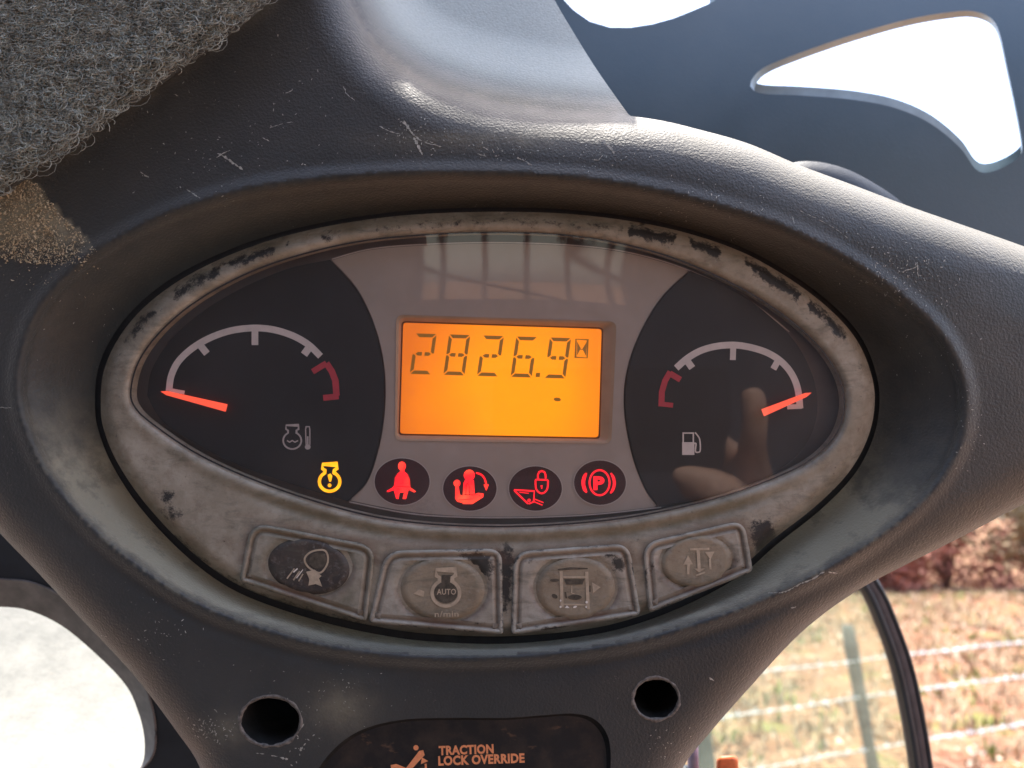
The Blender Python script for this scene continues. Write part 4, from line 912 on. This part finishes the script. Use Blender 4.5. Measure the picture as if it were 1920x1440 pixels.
# shrubs along the far edge
def leafmat(name, a, b):
    k = NB(name); k.col(k.mix(k.ramp(k.noise(.5, 3, world=True), [(.35, 0.), (.65, 1.)]), a, b)); k.rough(.7); return k.m
LM = {'red': leafmat('russet_leaves', (.22, .065, .045), (.33, .12, .075)), 'brown': leafmat('brown_leaves', (.19, .075, .05), (.28, .13, .085)), 'green': leafmat('olive_leaves', (.16, .10, .05), (.24, .17, .08))}
M['bark'] = simple('bark', (.14, .085, .06), .9, px=.1, world=True)
def shrub(x, y, w, hgt, kind, label, n=1500):
    t = thing('shrub', label, 'shrub', (x, y, 0), 'shrubs along the far field edge', frame='w')
    ps = []
    for i in range(9):
        a = rng.uniform(0, 6.28); l = rng.uniform(.4, 1); e = np.array([x+math.cos(a)*w*.4*l, y+math.sin(a)*w*.3*l, hgt*rng.uniform(.6, .95)])
        m_ = np.array([x+math.cos(a)*w*.12, y+math.sin(a)*w*.1, hgt*.35]); ps.append(tube3(np.array([[x, y, -.1], m_, e]), np.array([.06, .035, .01]), 5))
    mesh_obj('stems', *join(ps), M['bark'], t, True)
    V, Fc = [], []
    cl = [(rng.normal(0, .3)*w, rng.normal(0, .2)*w, hgt*rng.uniform(.0, .95), rng.uniform(.12, .26)*w) for _ in range(26)]
    for i in range(n):
        cx_, cy_, cz_, cr2 = cl[rng.integers(0, 26)]; c_ = np.array([x+cx_, y+cy_, cz_]) + rng.normal(0, .5, 3)*cr2
        if c_[2] < .03: c_[2] = rng.uniform(.03, .3)
        u_, v2 = rng.normal(0, 1, 3), rng.normal(0, 1, 3); u_ /= np.linalg.norm(u_); v2 -= u_*(u_@v2); v2 /= np.linalg.norm(v2); s_ = rng.uniform(.05, .12); n_ = len(V)
        V += [c_-u_*s_, c_+v2*s_*.5, c_+u_*s_, c_-v2*s_*.5]; Fc.append((n_, n_+1, n_+2, n_+3))
    mesh_obj('foliage', V, Fc, LM[kind], t)
sh = [(5.5,19.4,3.0,2.6,'red','russet shrub half hidden behind the console edge'),(7.6,20.2,3.2,2.9,'brown','brown twiggy shrub between two russet ones at the field edge'),(9.6,19.6,3.0,2.4,'red','russet shrub at the field edge left of the right frame edge'),(11.6,20.4,3.2,3.0,'red','taller russet shrub towards the right frame edge'),
      (13.6,19.5,3.0,2.7,'green','tan brown shrub at the right frame edge'),(15.8,20.5,3.4,3.1,'brown','brown shrub beyond the tan one, outside the right edge'),(3.4,20.6,3.2,2.6,'brown','brown shrub hidden behind the console')]
for a in sh: shrub(*a, n=4200)

# ------------------------------------------------------------------ phone and the hand that holds it (mirrored in the cover)
ph = thing('phone', 'black phone taking the picture, mirrored dimly in the cluster cover', 'phone', np.array([.06, -.006, -.038])/S)
HX = np.array([.006, 0, -.042])
o_ = rounded([(-.012,-.066),(.138,-.066),(.138,.010),(-.012,.010)], .009, 6); n = len(o_)
V = np.vstack([np.stack([o_[:,0], np.full(n, -.010), o_[:,1]], -1), np.stack([o_[:,0], np.full(n, -.002), o_[:,1]], -1)])/S
mesh_obj('body', V, [(i, (i+1) % n, n+(i+1) % n, n+i) for i in range(n)]+[tuple(range(n))[::-1], tuple(range(n, 2*n))], M['gasket'], ph)
hn = thing('hand', 'bare hand gripping the right end of the phone, mirrored in the fuel gauge cover', 'hand', np.array([.16, -.03, -.12])/S)
k = NB('skin'); k.col(k.mix(k.ramp(k.noise(60, 4), [(.3, 0.), (.7, 1.)]), (.42, .24, .16), (.55, .34, .25))); k.rough(.55); k.b.inputs['Subsurface Weight'].default_value = 0; k.bump(k.noise(14, 5), .0006, .6)
pts = [((.156,-.03,-.062),.021), ((.168,-.055,-.10),.021), ((.20,-.13,-.16),.027), ((.26,-.27,-.25),.036), ((.152,-.018,-.035),.017)]
ed = [(0,1),(1,2),(2,3),(0,4)]
def chain(root, P_, rs):
    prev = root
    for p_, r_ in zip(P_, rs): pts.append((p_, r_)); ed.append((prev, len(pts)-1)); prev = len(pts)-1
chain(4, [(.149,.000,-.018),(.146,.010,.004),(.143,.012,.024),(.141,.009,.040)], [.0105,.0095,.0088,.0072])
chain(4, [(.150,.002,-.036),(.130,.014,-.030),(.108,.013,-.026),(.094,.010,-.024)], [.0105,.0095,.0088,.0075])
chain(0, [(.150,.002,-.056),(.132,.014,-.052),(.112,.014,-.048),(.099,.010,-.046)], [.0105,.0092,.0085,.0072])
chain(0, [(.152,.000,-.076),(.138,.010,-.073),(.122,.011,-.070),(.112,.009,-.068)], [.0095,.0082,.0074,.0063])
chain(4, [(.148,-.034,-.022),(.132,-.032,-.004),(.118,-.024,.010),(.108,-.018,.018)], [.012,.0108,.010,.008])
me = bpy.data.meshes.new('skin'); org = np.array([.16, -.03, -.12])
me.from_pydata([tuple(np.array(p_)+HX-org) for p_, _ in pts], ed, []); me.materials.append(k.m)
ho_ = bpy.data.objects.new('skin', me); C.objects.link(ho_); ho_.parent = hn
sk_ = ho_.modifiers.new('skin', 'SKIN'); sk_.use_smooth_shade = True
for v_, (_, r_) in zip(me.skin_vertices[0].data, pts): v_.radius = (r_, r_)
me.skin_vertices[0].data[0].use_root = True
ss_ = ho_.modifiers.new('sub', 'SUBSURF'); ss_.levels = 2; ss_.render_levels = 2

rl = thing('sleeve', 'brown knitted sleeve cuff on the wrist of the hand holding the phone', 'sleeve', np.array([.2, -.1, -.2])/S)
a = (np.array([(.173,-.05,-.098),(.181,-.062,-.112),(.210,-.13,-.172),(.270,-.27,-.262)])+np.array([0,0,-.03]))/S
mesh_obj('cuff', *tube3(np.array([a[0], a[1], a[2], a[3]]), np.array([.030, .033, .038, .047])/S, 20), simple('brown_knit', (.34, .28, .21), .95, px=12, var=.6, bump=.001), rl, True)
# floor of the cab under the console
fo = thing('cab_floor', 'dark cab floor below the console, beneath the picture', 'floor', np.array([0, 0, -1.22])/S)
mesh_obj('floor_panel', *boxc(-.75, .75, -.95, .55, -1.2, -1.16), M['cab_dark'], fo)

BP = [(-.46,.26),(-.062,.26),(-.045,.317),(-.02,.329),(.052,.336),(.052,.48),(-.46,.48)]  # slab added out of view, shaped to keep sun off the column
hb_ = thing('sun_blocker', 'added sun-shading beam above the console column, above the picture', 'blocker', np.array([-.2, .4, .30])/S)
mesh_obj('blocker', *join([(np.array([(x, y, z) for z in (.30, .33) for x, y in BP])/S, [tuple(range(7)), tuple(range(7, 14))[::-1]] + [(i, (i+1) % 7, 7+(i+1) % 7, 7+i) for i in range(7)])]), M['cab_dark'], hb_)
